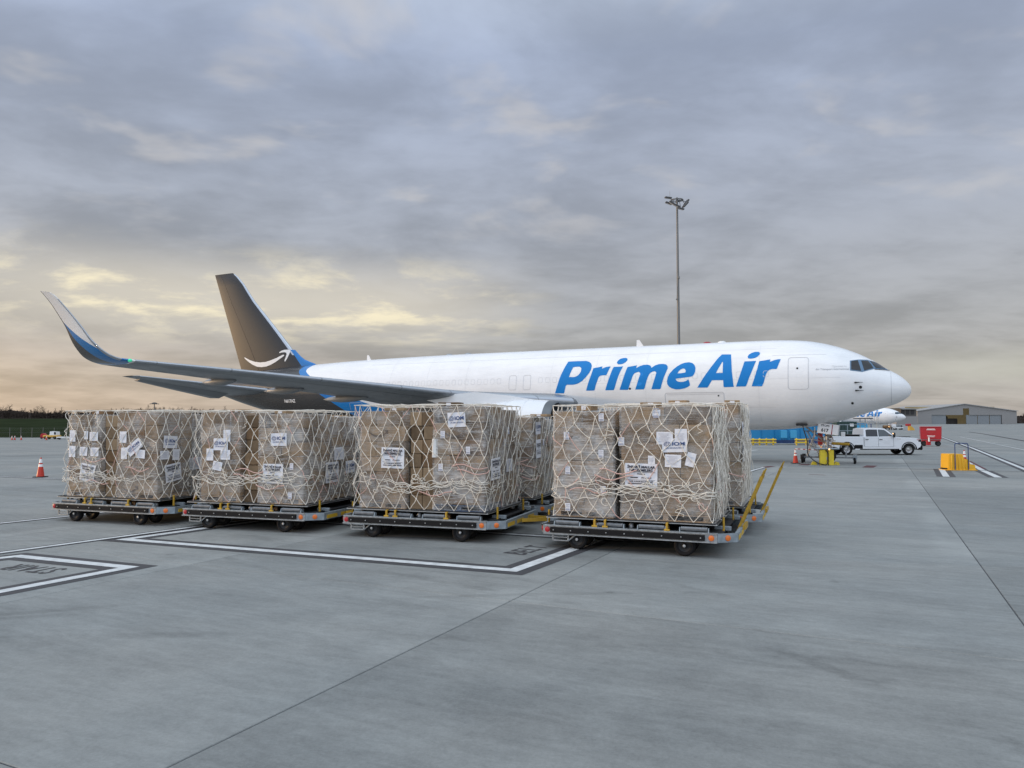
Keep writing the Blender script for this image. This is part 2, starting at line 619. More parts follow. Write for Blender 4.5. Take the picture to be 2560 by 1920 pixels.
    b.inputs['Specular IOR Level'].default_value = 0.25
    bp = T.n('Bump')
    bp.inputs['Strength'].default_value = 0.25
    bp.inputs['Distance'].default_value = 0.004
    T.put(bp.inputs['Height'], T.math('ADD', sp, fin))
    T.put(b.inputs['Normal'], bp.outputs[0])
    out = T.n('OutputMaterial')
    T.t.links.new(b.outputs[0], out.inputs[0])
    M[name] = m


GRID_A = R(-26.02)                       # slab rows run along the aircraft
concrete('concrete_slab', GRID_A)
concrete('concrete_far', GRID_A, joints=True)


def carton_mat():
    m = bpy.data.materials.new('cardboard')
    m.use_nodes = True
    T = NT(m.node_tree)
    b = T.n('BsdfPrincipled')
    oi = T.n('ObjectInfo').outputs['Random']
    tc = T.n('TexCoord').outputs['Object']
    base = T.ramp(oi, [(0.0, (0.13, 0.088, 0.052)), (0.3, (0.26, 0.182, 0.110)), (0.75, (0.34, 0.245, 0.152)), (1.0, (0.18, 0.108, 0.056))])
    nz = T.noise(tc, 5, 5, 0.6)
    c = T.mix(1.0, base, T.smooth(nz, 0.3, 0.7, 0.86, 1.12), 'MULTIPLY')
    T.put(b.inputs['Base Color'], c)
    b.inputs['Roughness'].default_value = 0.8
    b.inputs['Specular IOR Level'].default_value = 0.25
    out = T.n('OutputMaterial')
    T.t.links.new(b.outputs[0], out.inputs[0])
    M['cardboard'] = m
    # stretch film: clear with milky, horizontally drawn folds, plus painted-in pale sky sheen
    m = bpy.data.materials.new('stretch_film')
    m.use_nodes = True
    T = NT(m.node_tree)
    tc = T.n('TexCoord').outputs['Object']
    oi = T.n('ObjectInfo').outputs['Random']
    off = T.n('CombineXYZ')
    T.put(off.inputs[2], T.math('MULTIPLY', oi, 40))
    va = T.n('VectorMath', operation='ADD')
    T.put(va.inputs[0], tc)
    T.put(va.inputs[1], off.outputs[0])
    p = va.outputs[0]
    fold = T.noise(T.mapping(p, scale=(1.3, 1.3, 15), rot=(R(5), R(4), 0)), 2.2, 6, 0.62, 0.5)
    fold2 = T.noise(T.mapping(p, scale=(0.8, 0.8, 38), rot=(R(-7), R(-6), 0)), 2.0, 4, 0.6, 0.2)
    band = T.noise(T.mapping(p, scale=(0.8, 0.8, 1.8)), 1.6, 4, 0.55, 0.4)  # broad pale patches: reflected sky put into the film's opacity
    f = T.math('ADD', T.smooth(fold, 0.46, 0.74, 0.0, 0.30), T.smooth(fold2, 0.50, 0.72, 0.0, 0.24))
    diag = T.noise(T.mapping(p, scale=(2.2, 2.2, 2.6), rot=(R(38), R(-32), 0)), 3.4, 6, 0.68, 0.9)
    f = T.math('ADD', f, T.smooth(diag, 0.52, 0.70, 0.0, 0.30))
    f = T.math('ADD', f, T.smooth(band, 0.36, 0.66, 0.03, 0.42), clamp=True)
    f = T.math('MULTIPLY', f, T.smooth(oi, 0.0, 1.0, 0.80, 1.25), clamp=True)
    b = T.n('BsdfPrincipled')
    b.inputs['Base Color'].default_value = (0.66, 0.65, 0.63, 1)
    b.inputs['Roughness'].default_value = 0.18
    b.inputs['Specular IOR Level'].default_value = 0.6
    bp = T.n('Bump')
    bp.inputs['Strength'].default_value = 0.9
    bp.inputs['Distance'].default_value = 0.03
    T.put(bp.inputs['Height'], fold)
    T.put(b.inputs['Normal'], bp.outputs[0])
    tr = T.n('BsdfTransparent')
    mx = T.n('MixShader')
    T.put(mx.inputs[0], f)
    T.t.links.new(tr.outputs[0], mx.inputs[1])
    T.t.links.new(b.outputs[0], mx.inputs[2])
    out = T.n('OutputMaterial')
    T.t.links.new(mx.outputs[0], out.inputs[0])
    M['stretch_film'] = m


carton_mat()


def split_paint(name, a, bcol, ccol, lo='livery_a', hi='livery_b', rough=0.26):
    """three paint colours divided by two point attributes (masked sprayed livery)"""
    m = bpy.data.materials.new(name)
    m.use_nodes = True
    T = NT(m.node_tree)
    b = T.n('BsdfPrincipled')
    nz = T.noise(T.n('TexCoord').outputs['Object'], 0.7, 5, 0.6)
    grime = T.noise(T.mapping(T.n('TexCoord').outputs['Object'], scale=(0.25, 1, 2.2)), 1.3, 6, 0.65)
    w = T.mix(1.0, (*a, 1), T.math('MULTIPLY', T.smooth(nz, 0.3, 0.7, 0.97, 1.03), T.smooth(grime, 0.35, 0.8, 1.02, 0.93)), 'MULTIPLY')
    a1 = T.n('Attribute', attribute_name=lo).outputs['Fac']
    a2 = T.n('Attribute', attribute_name=hi).outputs['Fac']
    c = T.mix(T.math('GREATER_THAN', a1, 0.0), w, bcol)
    c = T.mix(T.math('GREATER_THAN', a2, 0.0), c, ccol)
    T.put(b.inputs['Base Color'], c)
    T.put(b.inputs['Roughness'], T.smooth(grime, 0.3, 0.75, rough - 0.05, rough + 0.08))
    b.inputs['Coat Weight'].default_value = 0.35
    b.inputs['Coat Roughness'].default_value = 0.08
    out = T.n('OutputMaterial')
    T.t.links.new(b.outputs[0], out.inputs[0])
    M[name] = m


split_paint('fuselage_paint', (0.80, 0.81, 0.82), (0.0, 0.17, 0.50), (0.030, 0.031, 0.033))
split_paint('winglet_paint', (0.78, 0.78, 0.78), (0.0, 0.15, 0.43), (0.030, 0.031, 0.033), rough=0.34)

# ------------------------------------------------------------------ ground
UX, UY = math.cos(GRID_A), math.sin(GRID_A)        # along the slab rows
VX, VY = -UY, UX                                   # across them


def ss(v, a, b):
    t = min(1, max(0, (v - a) / (b - a)))
    return t * t * (3 - 2 * t)


def lerp_tab(v, tab):
    for (a, p), (b, q) in zip(tab, tab[1:]):
        if v <= b:
            return p + (q - p) * max(0, (v - a) / (b - a))
    return tab[-1][1]


LEFT = [(0, 0), (62, 0), (100, -0.5), (140, -0.9), (170, -0.85), (300, 1.9), (450, 5.0), (700, 6), (3000, 14)]
RIGHT = [(0, 0), (230, 0), (420, 1.9), (700, 2.4), (3000, 10)]


def ground_z(x, y):
    if y <= 1:
        return 0.0
    q = x / y
    l, r = ss(-q, 0.12, 0.32), ss(q, 0.20, 0.42)
    return lerp_tab(y, LEFT) * l + lerp_tab(y, RIGHT) * r + lerp_tab(y, [(0, 0), (450, 0.3), (3000, 12)]) * (1 - l - r)


def terrain():
    ys = [-400, -150, -60, -20, 0, 20, 40, 62, 80, 100, 120, 140, 160, 170, 200, 250, 300, 360, 420, 500, 700, 1000, 1600, 3000]
    xs = [q for q in (-3000, -1500, -900, -600, -450, -330, -260, -200, -160, -130, -100, -80, -60, -45, -30, -15)]
    xs = xs + [0] + [-q for q in xs[::-1]]
    mb = MB()
    mb.grid([[(x, y, ground_z(x, y) - (1.5 if y >= 200 and x < -2 else 0.02)) for x in xs] for y in ys])
    o = mb.obj('apron', M['concrete_far'], smooth=60)
    tag(o, kind='structure')
    # grass hillside beyond the perimeter fence
    gx = [-2500, -1200, -700, -480, -360, -280, -220, -180, -150, -120, -95, -70, -45, -20, 0]
    gy = [168, 185, 205, 230, 260, 300, 350, 400, 450, 520, 700, 1200, 2600]
    mb = MB()
    r2 = random.Random(3)
    mb.grid([[(x, y, ground_z(x, y) + 0.02 + (r2.uniform(-0.12, 0.12) if y > 190 else 0)) for x in gx] for y in gy])
    g = mb.obj('grass_field', M['grass'], smooth=80)
    tag(g, kind='structure')
    return o


apron = terrain()


def uvp(u, v, z=0.0):
    return Vector((UX * u + VX * v, UY * u + VY * v, z))


def slabs():
    du, dv, gap = 5.95, 5.81, 0.016
    mb = MB()
    mb.box((0, 0, -0.03), (du - gap, dv - gap, 0.06), bev=0.006)
    me = mb.mesh('concrete_slab', M['concrete_slab'])
    cells = []
    for i in range(-16, 18):
        for j in range(-4, 16):
            p = uvp(-4.45 + du * (i + .5), 9.05 + dv * (j + .5))
            if -4 < p.y < 62 and abs(p.x) < p.y * 0.74 + 9:
                cells.append(p)
    for k, p in enumerate(cells):
        add('slab', me, apron, (p.x, p.y, 0), (0, 0, GRID_A))
    mb = MB()
    for p in cells:
        u, v = p.x * UX + p.y * UY, p.x * VX + p.y * VY
        mb.poly([uvp(u + a * du / 2, v + b * dv / 2, -0.009) for a, b in ((-1, -1), (1, -1), (1, 1), (-1, 1))])
    bmesh.ops.remove_doubles(mb.bm, verts=mb.bm.verts, dist=0.01)
    mb.obj('joint_sealant', M['sealant'], apron)


slabs()


def strip(mb, pts, w, z, closed=False):
    """mitred painted stripe along a polyline on the ground"""
    pts = [Vector((p[0], p[1])) for p in pts]
    n = len(pts)
    L, Rr = [], []
    for i, p in enumerate(pts):
        d0 = (p - pts[i - 1]).normalized() if (i or closed) else None
        d1 = (pts[(i + 1) % n] - p).normalized() if (i < n - 1 or closed) else None
        d0, d1 = d0 or d1, d1 or d0
        n0, n1 = Vector((-d0.y, d0.x)), Vector((-d1.y, d1.x))
        m = (n0 + n1).normalized()
        k = w / 2 / max(0.3, m.dot(n0))
        L.append(p + m * k)
        Rr.append(p - m * k)
    for i in range(n if closed else n - 1):
        j = (i + 1) % n
        mb.poly([(L[i].x, L[i].y, z), (Rr[i].x, Rr[i].y, z), (Rr[j].x, Rr[j].y, z), (L[j].x, L[j].y, z)])


def marking(name, px, ww, wb, mat_w='mark_white', z=0.004):
    """white line with black edging; px: surveyed points"""
    pts = [gp(*q) for q in px]
    root = None
    mb = MB()
    if wb:
        strip(mb, pts, ww + 2 * wb, z)
        root = mb.obj(name, M['mark_black'], None)
        tag(root, kind='structure')
        mb = MB()
        strip(mb, pts, ww, z + 0.004)
        mb.obj('painted_line', M[mat_w], root)
    else:
        strip(mb, pts, ww, z)
        root = mb.obj(name, M[mat_w], None)
        tag(root, kind='structure')
    return root


belt = marking('belt_loader_box', [(700, 1296), (519, 1320), (311, 1349), (700, 1380), (1284, 1426.6), (1441, 1370.5), (1560, 1327)], 0.21, 0.19)
stair = marking('stair_box', [(-260, 1425), (0, 1396), (44.7, 1391), (323, 1419), (0, 1480), (-260, 1524)], 0.21, 0.19)
marking('stand_line', [(-200, 1409), (0, 1382.6), (512, 1314), (700, 1289)], 0.14, 0.10)
marking('stand_line', [(-200, 1329), (0, 1308.7), (165, 1291.5), (258, 1281), (420, 1263)], 0.14, 0.12)
marking('stand_line', [(780, 1305), (1199, 1331), (1384, 1342), (1560, 1352)], 0.14, 0.12)
marking('stand_line', [(-60, 1189), (10, 1192), (169, 1199), (300, 1205)], 0.10, 0.12)
marking('service_line', [(-60, 1144), (0, 1142), (172, 1136)], 0.13, 0, 'mark_black')
marking('service_line', [(2352, 1092), (2430, 1120), (2560, 1172.6), (2700, 1229)], 0.22, 0.22)
marking('service_line', [(2347, 1068.5), (2460, 1085), (2560, 1102), (2700, 1126)], 0.55, 0, 'mark_black')
marking('service_line', [(2400, 1092), (2560, 1125), (2700, 1154)], 0.16, 0, 'mark_white')
marking('step_box', [(2353.5, 1173), (2366, 1192)], 0.26, 0.24)
marking('step_box', [(2416, 1153), (2456, 1176)], 0.26, 0.14)
marking('step_box', [(2458, 1177), (2496, 1194)], 0.28, 0.24)
marking('step_box', [(2424, 1153.5), (2462, 1173)], 0.16, 0, 'mark_red', z=0.011)
marking('lead_in_line', [(1864, 1182), (1886, 1175), (1910, 1168.5)], 0.16, 0.10)
marking('lead_in_line', [(1911, 1168.5), (1930, 1165.5)], 0.40, 0, 'mark_red')
marking('lead_in_line', [(2022, 1185.5), (2063, 1188)], 0.14, 0, 'mark_red')
marking('lead_in_line', [(2006, 1163), (2017, 1160.5)], 0.55, 0, 'mark_red')
marking('lead_in_line', [(2169, 1169), (2180, 1164)], 0.55, 0, 'mark_red')
marking('lead_in_line', [(1860, 1128), (1893, 1125)], 0.25, 0, 'mark_white')
marking('tow_line', [(2004, 1166.5), (2170, 1170), (2338, 1174), (2600, 1180)], 0.12, 0, 'mark_black')
marking('tow_line', [(1862, 1151.5), (2100, 1155), (2340, 1161), (2600, 1168)], 0.16, 0, 'mark_black')


def ground_word(parent, s, size, a, b):
    me = text_mesh(s, size, 0.010, mat=M['mark_black'], spacing=1.15)
    pa, pb = gp(*a), gp(*b)
    mid, d = (pa + pb) / 2, pb - pa
    w = max(v.co.x for v in me.vertices) - min(v.co.x for v in me.vertices)
    add('stencil_word', me, parent, (mid.x, mid.y, 0.006), (0, 0, math.atan2(d.y, d.x)), (d.length / w, 1, 1))


ground_word(belt, 'BELT', 0.62, (1285, 1386), (1352, 1366))
ground_word(stair, 'STAIR', 0.62, (146, 1428), (25, 1416))


# ------------------------------------------------------------------ far woods, fence, buildings
def woods():
    mb = MB()
    r = random.Random(21)
    bm = mb.bm

    def tri(a, b, c):
        bm.faces.new([bm.verts.new(a), bm.verts.new(b), bm.verts.new(c)])

    def band(x0, x1, y0, y1, n, h0, h1):
        for _ in range(n):
            x, y = r.uniform(x0, x1), r.uniform(y0, y1)
            z = ground_z(x, y)
            h = r.uniform(h0, h1) * (1.0 + 0.18 * math.sin(x * 0.05) + 0.12 * math.sin(x * 0.13 + 1)) * (1.25 if r.random() < 0.10 else 1)
            base = Vector((x, y, z - 0.3))
            top = base + Vector((r.uniform(-.4, .4), 0, h * 0.8))
            s = Vector((0.13, 0.05, 0))
            tri(base - s, base + s, top)
            cw = h * r.uniform(0.26, 0.36)
            for k in range(46):
                t = r.uniform(0.12, 0.95) ** 0.8
                a = base.lerp(top, t * 0.9)
                ang = r.uniform(0, 2 * math.pi)
                sp = cw * math.sqrt(max(0.05, 1 - (2 * t - 0.85) ** 2)) * r.uniform(0.4, 1.05)
                e = a + Vector((math.cos(ang) * sp, math.sin(ang) * sp * 0.6, h * r.uniform(0.06, 0.20)))
                w = r.uniform(0.05, 0.16) * (1.6 if t < 0.5 else 1)
                q = Vector((r.uniform(-1, 1), r.uniform(-1, 1), r.uniform(-1, 1))).normalized() * w
                tri(a - q, a + q, e)
                m = a.lerp(e, r.uniform(.4, .8))
                e2 = m + Vector((r.uniform(-1, 1), r.uniform(-.6, .6), r.uniform(0.1, 1.0))) * h * 0.10
                tri(m - q * .6, m + q * .6, e2)
    band(-480, 60, 455, 500, 1300, 5.4, 7.4)
    band(-520, 60, 470, 560, 520, 6.4, 8.6)
    band(300, 480, 500, 560, 150, 9, 13)
    o = mb.obj('distant_woods', M['twigs'], fix=False)
    tag(o, 'dark leafless woods along the ridge beyond the grass', 'woods', kind='stuff')
    # undergrowth that closes the foot of the wood
    mb = MB()
    for (x0, x1, y, h) in ((-520, 70, 500, 5.6), (290, 490, 575, 8.5)):
        rows = [[], [], []]
        n = 150
        for i in range(n + 1):
            x = x0 + (x1 - x0) * i / n
            z = ground_z(x, y)
            t = h * (0.82 + .16 * math.sin(i * .31) + .10 * math.sin(i * .83 + 1) + r.uniform(-.12, .12))
            rows[0].append((x, y - 12 + r.uniform(-3, 3), z - 1))
            rows[1].append((x + r.uniform(-1, 1), y + r.uniform(-4, 4), z + t))
            rows[2].append((x, y + 26, z - 1))
        mb.grid(rows)
    o = mb.obj('undergrowth', M['bark'], fix=False)
    tag(o, 'dense brown scrub at the foot of the distant woods', 'scrub', kind='stuff')


woods()


def bare_tree(px, ytop, Y, label, seed):
    r = random.Random(seed)
    x = (px - 1280) / FPX * Y
    z = ground_z(x, Y)
    h = CAM_H + (1058 - ytop) / FPX * Y - z
    t = thing('bare_tree', (x, Y, z - 0.2), 0, label, 'tree', 'bare trees standing out of the ridge woods')
    mb = MB()
    mb.tube([(0, 0, 0), (.1, 0, h * .3), (-.05, .1, h * .6), (.1, 0, h * .95)], [.28, .22, .14, .03], 6)
    mb.obj('trunk', M['bark'], t, smooth=60)
    mb = MB()
    for k in range(34):
        f = r.uniform(.25, .95)
        a = Vector((0, 0, h * f * .95))
        ang = r.uniform(0, 6.28)
        sp = h * .34 * math.sqrt(max(.08, 1 - (2 * f - 1.1) ** 2)) * r.uniform(.6, 1)
        b = a + Vector((math.cos(ang) * sp, math.sin(ang) * sp, h * r.uniform(.10, .24)))
        m = a.lerp(b, .5) + Vector((0, 0, h * .02))
        mb.tube([a, m, b], [.10 * (1.2 - f), .07 * (1.2 - f) + .01, .012], 4)
        for q in range(5):
            s = a.lerp(b, r.uniform(.35, 1))
            e = s + Vector((r.uniform(-1, 1), r.uniform(-1, 1), r.uniform(.1, 1))) * h * .11
            mb.tube([s, e], [.035, .012], 3)
    mb.obj('crown', M['twigs'], t)


for i, (px, yt, lab) in enumerate([(8, 1016, 'rounded bare tree at the thick end of the ridge woods'), (24, 1014, 'tallest broad bare tree rising over the ridge woods'),
                                   (94, 1016, 'slim bare tree rising from the ridge above the white tug'), (108, 1017, 'forked bare tree rising from the ridge beyond the cones'),
                                   (322, 1022, 'small bare tree on the ridge beside the floodlight mast'), (452, 1020, 'lone bare tree on the ridge beyond the first dolly'),
                                   (545, 1029, 'round bare tree on the ridge under the wing tip'), (568, 1023, 'spreading bare tree on the ridge under the tailplane')]):
    bare_tree(px, yt, 462 + 3 * (i % 3), lab, i)


def fence():
    Y = 165
    x0, x1 = -150, -30
    t = thing('chain_link_fence', (0, Y, 0), 0, 'grey chain link perimeter fence along the grass', 'fence')
    mb = MB()
    mb.cyl((0, 0, 0), (0, 0, 2.25), 0.055, n=6)
    pm = mb.mesh('post', M['fence_steel'])
    n = int((x1 - x0) / 2.45)
    for i in range(n + 1):
        x = x0 + i * 2.45
        add('post', pm, t, (x, 0, ground_z(x, Y)))
    mb = MB()
    rows = [[(x0 + 6 * i, 0, ground_z(x0 + 6 * i, Y) + h) for i in range(21)] for h in (2.15, 1.2, 0.1)]
    for rw in rows:
        mb.tube(rw, 0.012, 4)
    mb.obj('rail_wire', M['fence_steel'], t)
    # diamond mesh as thin crossing wires
    mb = MB()
    step = 0.5
    k = 0
    x = x0
    while x < x1 - 2:
        z = ground_z(x, Y)
        for s in (-1, 1):
            a = Vector((x if s > 0 else x + 2, 0, z + .1))
            b = Vector((x + 2 if s > 0 else x, 0, z + 2.1))
            mb.tube([a, b], 0.003, 3)
        x += step
    o = mb.obj('wire_mesh', M['fence_steel'], t, fix=False)
    tag(o, kind='stuff')


fence()


def rect(mb, x0, x1, z0, z1, y):
    mb.poly([(x0, y, z0), (x1, y, z0), (x1, y, z1), (x0, y, z1)])


def hangar():
    Y = 420.0
    X = lambda px: (px - 1280) / FPX * Y
    Z = lambda py: CAM_H + (1058 - py) / FPX * Y
    zb = ground_z(X(2410), Y)
    cx = X(2416)
    t = thing('hangar', (cx, Y, zb), 0, 'wide grey gabled hangar with part-open sliding doors', 'hangar')
    x0, x1 = X(2293) - cx, X(2541) - cx
    ax = X(2410) - cx
    ze, za = Z(1027) - zb, Z(1009.5) - zb
    d0, d1 = X(2328) - cx, X(2503) - cx           # door range
    zd = Z(1037.5) - zb
    o0, o1 = X(2407) - cx, X(2422) - cx           # tail slot
    zo = Z(1021) - zb
    mb = MB()
    roof = lambda x: za + (ze - za) * ((ax - x) / (ax - x0) if x < ax else (x - ax) / (x1 - ax))
    for a, b, lo in ((x0, d0, 0), (d0, o0, zd), (o1, d1, zd), (d1, x1, 0)):
        xs = [a] + ([ax] if a < ax < b else []) + [b]
        for p, q in zip(xs, xs[1:]):
            mb.poly([(p, 0, lo), (q, 0, lo), (q, 0, roof(q)), (p, 0, roof(p))])
    mb.poly([(o0, 0, zo), (o1, 0, zo), (o1, 0, roof(o1)), (ax, 0, za), (o0, 0, roof(o0))] if o0 < ax < o1 else [(o0, 0, zo), (o1, 0, zo), (o1, 0, roof(o1)), (o0, 0, roof(o0))])
    for x in (x0, x1):
        mb.poly([(x, 0, 0), (x, 60, 0), (x, 60, ze), (x, 0, ze)])
    mb.poly([(x0, 60, 0), (x1, 60, 0), (x1, 60, ze), (ax, 60, za), (x0, 60, ze)])
    mb.obj('wall', M['hangar_grey'], t)
    mb = MB()
    for a, za_, b, zb_ in ((x0 - .6, ze - .1, ax, za), (ax, za, x1 + .6, ze - .1)):
        mb.grid([[(a, -0.6, za_ + .12), (b, -0.6, zb_ + .12)], [(a, 61, za_ + .12), (b, 61, zb_ + .12)]])
        mb.grid([[(a, -0.6, za_ - .25), (b, -0.6, zb_ - .25)], [(a, -0.6, za_ + .12), (b, -0.6, zb_ + .12)]])
    mb.obj('roof', M['hangar_roof'], t)
    for a, b in ((2328, 2365), (2415, 2443), (2444, 2473), (2474, 2503)):
        mb = MB()
        mb.box(((X(a) + X(b)) / 2 - cx, .5, zd / 2), (X(b) - X(a) - .15, .25, zd))
        mb.obj('sliding_door', M['hangar_door'], t)
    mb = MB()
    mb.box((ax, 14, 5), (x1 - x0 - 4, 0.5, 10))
    mb.obj('glowing_partition', M['hangar_inside_glow'], t)  # added wall, glows in place of the hangar's interior lighting
    mb = MB()
    mb.box(((X(2375) + X(2385)) / 2 - cx, 12, 2.2), (6, 5, 4.4), bev=.3)
    mb.box((X(2400) - cx, 10, 1.6), (7, 3, 3.2), bev=.3)
    mb.obj('stored_equipment', M['brown_roof'], t)
    # neighbour building on the near side of the doors
    Yb = 405.0
    xa, xb = (2240 - 1280) / FPX * Yb, (2292.5 - 1280) / FPX * Yb
    t2 = thing('terminal_annex', ((xa + xb) / 2, Yb, ground_z(xb, Yb)), 0, 'low grey annex with dark upper storey beside the hangar', 'building')
    w = xb - xa
    mb = MB()
    mb.box((0, 5, 2.2), (w, 10, 4.4))
    mb.obj('wall', M['hangar_grey'], t2)
    mb = MB()
    mb.box((1.5, 5.4, 6.4), (w - 3, 9, 4.0))
    mb.obj('upper_storey', M['brown_roof'], t2)
    mb = MB()
    mb.prism([(-w / 2 + 1.2, 8.9), (w / 2, 8.4), (w / 2, 8.1), (-w / 2 + 3.2, 8.1)], -10, .6, Matrix.Rotation(R(90), 4, 'X'))
    mb.obj('roof', M['hangar_roof'], t2)
    for k in range(3):
        mb = MB()
        mb.box((w / 2 - 2.2 - k * 2.6, 0.85, 6.6), (1.9, .12, 2.6))
        mb.obj('window', M['engine_dark'], t2)


hangar()


def blue_store():
    Y = 86.0
    t = thing('blue_store', (25, Y, 0), 0, 'long bright blue flat-roofed store under the white fuselage', 'building')
    mb = MB()
    mb.box((0, 3, 1.25), (23.5, 6, 2.5))
    mb.obj('wall', M['wall_blue'], t)
    mb = MB()
    mb.box((0, 3, 2.58), (24, 6.5, .16))
    mb.obj('roof', M['wall_blue'], t)
    mb = MB()
    mb.box((0, -0.06, .22), (23.6, .12, .44))
    mb.obj('plinth', M['rail_blue'], t)
    mb = MB()
    mb.box((0, -0.05, 1.3), (.07, .1, 2.35))
    me = mb.mesh('wall_rib', M['wall_blue'])
    for k in range(16):
        add('wall_rib', me, t, (-11.2 + k * 1.49, 0, 0))
    mb = MB()
    mb.box((0, 0, 0.05), (9, 3, .1), bev=.03)
    o = mb.obj('kerb_island', M['concrete_far'], None, loc=(29.5, 83.3, 0))
    tag(o, kind='structure')
    for k, px in enumerate((1957.5, 1981)):
        x = (px - 1280) / FPX * 84.6
        e = thing('electric_cabinet', (x, 84.6, 0), 0, ('pale blue electric cabinet on legs nearer the middle of the store wall', 'pale blue electric cabinet on legs closer to the nose wheel')[k], 'cabinet', 'cabinets by the blue store')
        mb = MB()
        mb.box((0, 0, 1.12), (.72, .4, .86), bev=.03)
        mb.obj('case', M['box_blue'], e)
        for sx in (-.25, -.08, .08, .25):
            mb = MB()
            mb.cyl((sx, 0, 0), (sx, 0, .7), .03, n=6)
            mb.obj('leg', M['rail_blue'], e)


blue_store()


def guard_rail(px0, px1, label):
    Y = 80.5
    x0, x1 = (px0 - 1280) / FPX * Y, (px1 - 1280) / FPX * Y
    w = x1 - x0
    t = thing('guard_rail', ((x0 + x1) / 2, Y, 0), 0, label, 'barrier', 'yellow guard rails before the store')
    for z in (0.30, 0.60):
        mb = MB()
        mb.cyl((-w / 2, -.08, z), (w / 2, -.08, z), .085, n=10)
        mb.obj('rail', M['guard_yellow'], t, smooth=40)
    for k in range(3 if w > 1.6 else 2):
        x = -w * .36 + w * .72 * k / (2 if w > 1.6 else 1)
        mb = MB()
        mb.cyl((x, .03, 0), (x, .03, .72), .08, n=10)
        mb.lathe([(.72, .08), (.75, .06), (.765, 0)], (x, .03, 0), n=10)
        mb.obj('post', M['guard_yellow'], t, smooth=40)


guard_rail(1835, 1889, 'yellow double guard rail beside the loaded dollies end of the store')
guard_rail(1891, 1938, 'yellow double guard rail in the middle of the three')
guard_rail(1985, 2018, 'short yellow guard rail behind the nose wheel barrier')


def flood_mast():
    Y = 93.0
    x = (1698.5 - 1280) / FPX * Y
    H = CAM_H + (1058 - 486) / FPX * Y
    t = thing('floodlight_mast', (x, Y, 0), 0, 'tall grey floodlight mast rising behind the white fuselage', 'mast')
    mb = MB()
    mb.lathe([(0, .24), (H * .5, .18), (H - .2, .12), (H, .1), (H, 0)], n=14)
    mb.obj('pole', M['mast_grey'], t, smooth=40)
    mb = MB()
    mb.lathe([(0, .5), (.04, .5), (.05, .3), (.3, .26)], n=12)
    mb.obj('base_flange', M['mast_grey'], t, smooth=30)
    mb = MB()
    mb.tube([(math.cos(a) * .75, math.sin(a) * .75, H - .35) for a in (k * math.pi / 8 for k in range(16))], .06, 6, closed=True)
    for a in range(4):
        mb.tube([(0, 0, H - .3), (math.cos(a * 1.57) * .75, math.sin(a * 1.57) * .75, H - .35)], .05, 5)
    mb.obj('head_ring', M['mast_grey'], t, smooth=40)
    spots = [(-1.15, -.2, .15, 8), (-.95, .5, -.35, 20), (-.8, -.9, -.75, 32), (-.25, -1.0, -1.1, 25), (.2, -1.1, -1.5, 15), (.95, -.4, -.8, -48), (1.25, .3, -.3, -55), (.45, .9, .1, -20)]
    for (dx, dy, dz, tilt) in spots:
        mb = MB()
        rot = Euler((R(10), R(tilt), 0)).to_matrix()
        mb.box((dx, dy, H - .25 + dz * 1.0), (.85, .7, .2), rot, bev=.04)
        mb.tube([(dx * .55, dy * .55, H - .35), (dx, dy, H - .2 + dz * 1.0)], .04, 5)
        lamp = mb.obj('flood_lamp', M['lamp_dark'], t)
        mb = MB()
        c = Vector((dx, dy, H - .25 + dz * 1.0)) + rot @ Vector((0, 0, -.085))
        mb.box(c + rot @ Vector((0, 0, -.02)), (.72, .58, .02), rot)
        mb.obj('lens', M['seam'], lamp)
    mb = MB()
    mb.tube([(-.9, 0, H - .1), (-.9, 0, H + .8)], .015, 4)
    mb.obj('lightning_rod', M['mast_grey'], t)
    zc = CAM_H + (1058 - 692) / FPX * Y
    mb = MB()
    mb.box((.05, -.24, zc), (.24, .2, .3), bev=.03)
    mb.tube([(.02, -.24, zc - .15), (-.12, -.24, zc - .9), (-.2, -.24, zc - 2.2), (-.22, -.22, zc - 2.7)], .03, 5)
    mb.box((-.24, -.22, zc - 2.75), (.16, .18, .2), bev=.03)
    mb.obj('camera_box', M['mast_grey'], t)
    # a far mast with a flat mushroom head over the ridge
    Y = 300.0
    x = (386 - 1280) / FPX * Y
    zb = ground_z(x, Y)
    H = CAM_H + (1058 - 1006) / FPX * Y - zb
    t = thing('floodlight_mast', (x, Y, zb), 0, 'far floodlight mast with flat mushroom head above the ridge woods', 'mast')
    mb = MB()
    mb.lathe([(0, .28), (H - .4, .16), (H - .3, 0)], n=10)
    mb.obj('pole', M['mast_grey'], t, smooth=40)
    mb = MB()
    mb.lathe([(H - .5, 0.2), (H - .55, 1.1), (H - .2, .95), (H, .3), (H, 0)], n=16)
    mb.obj('head', M['brown_roof'], t, smooth=40)
    for k in range(8):
        a = k * math.pi / 4
        mb = MB()
        mb.box((math.cos(a) * 1.55, math.sin(a) * 1.55, H - .62), (.5, .5, .22), (0, 0, a), bev=.05)
        mb.tube([(math.cos(a) * .8, math.sin(a) * .8, H - .45), (math.cos(a) * 1.5, math.sin(a) * 1.5, H - .55)], .06, 4)
        mb.obj('flood_lamp', M['brown_roof'], t)


flood_mast()

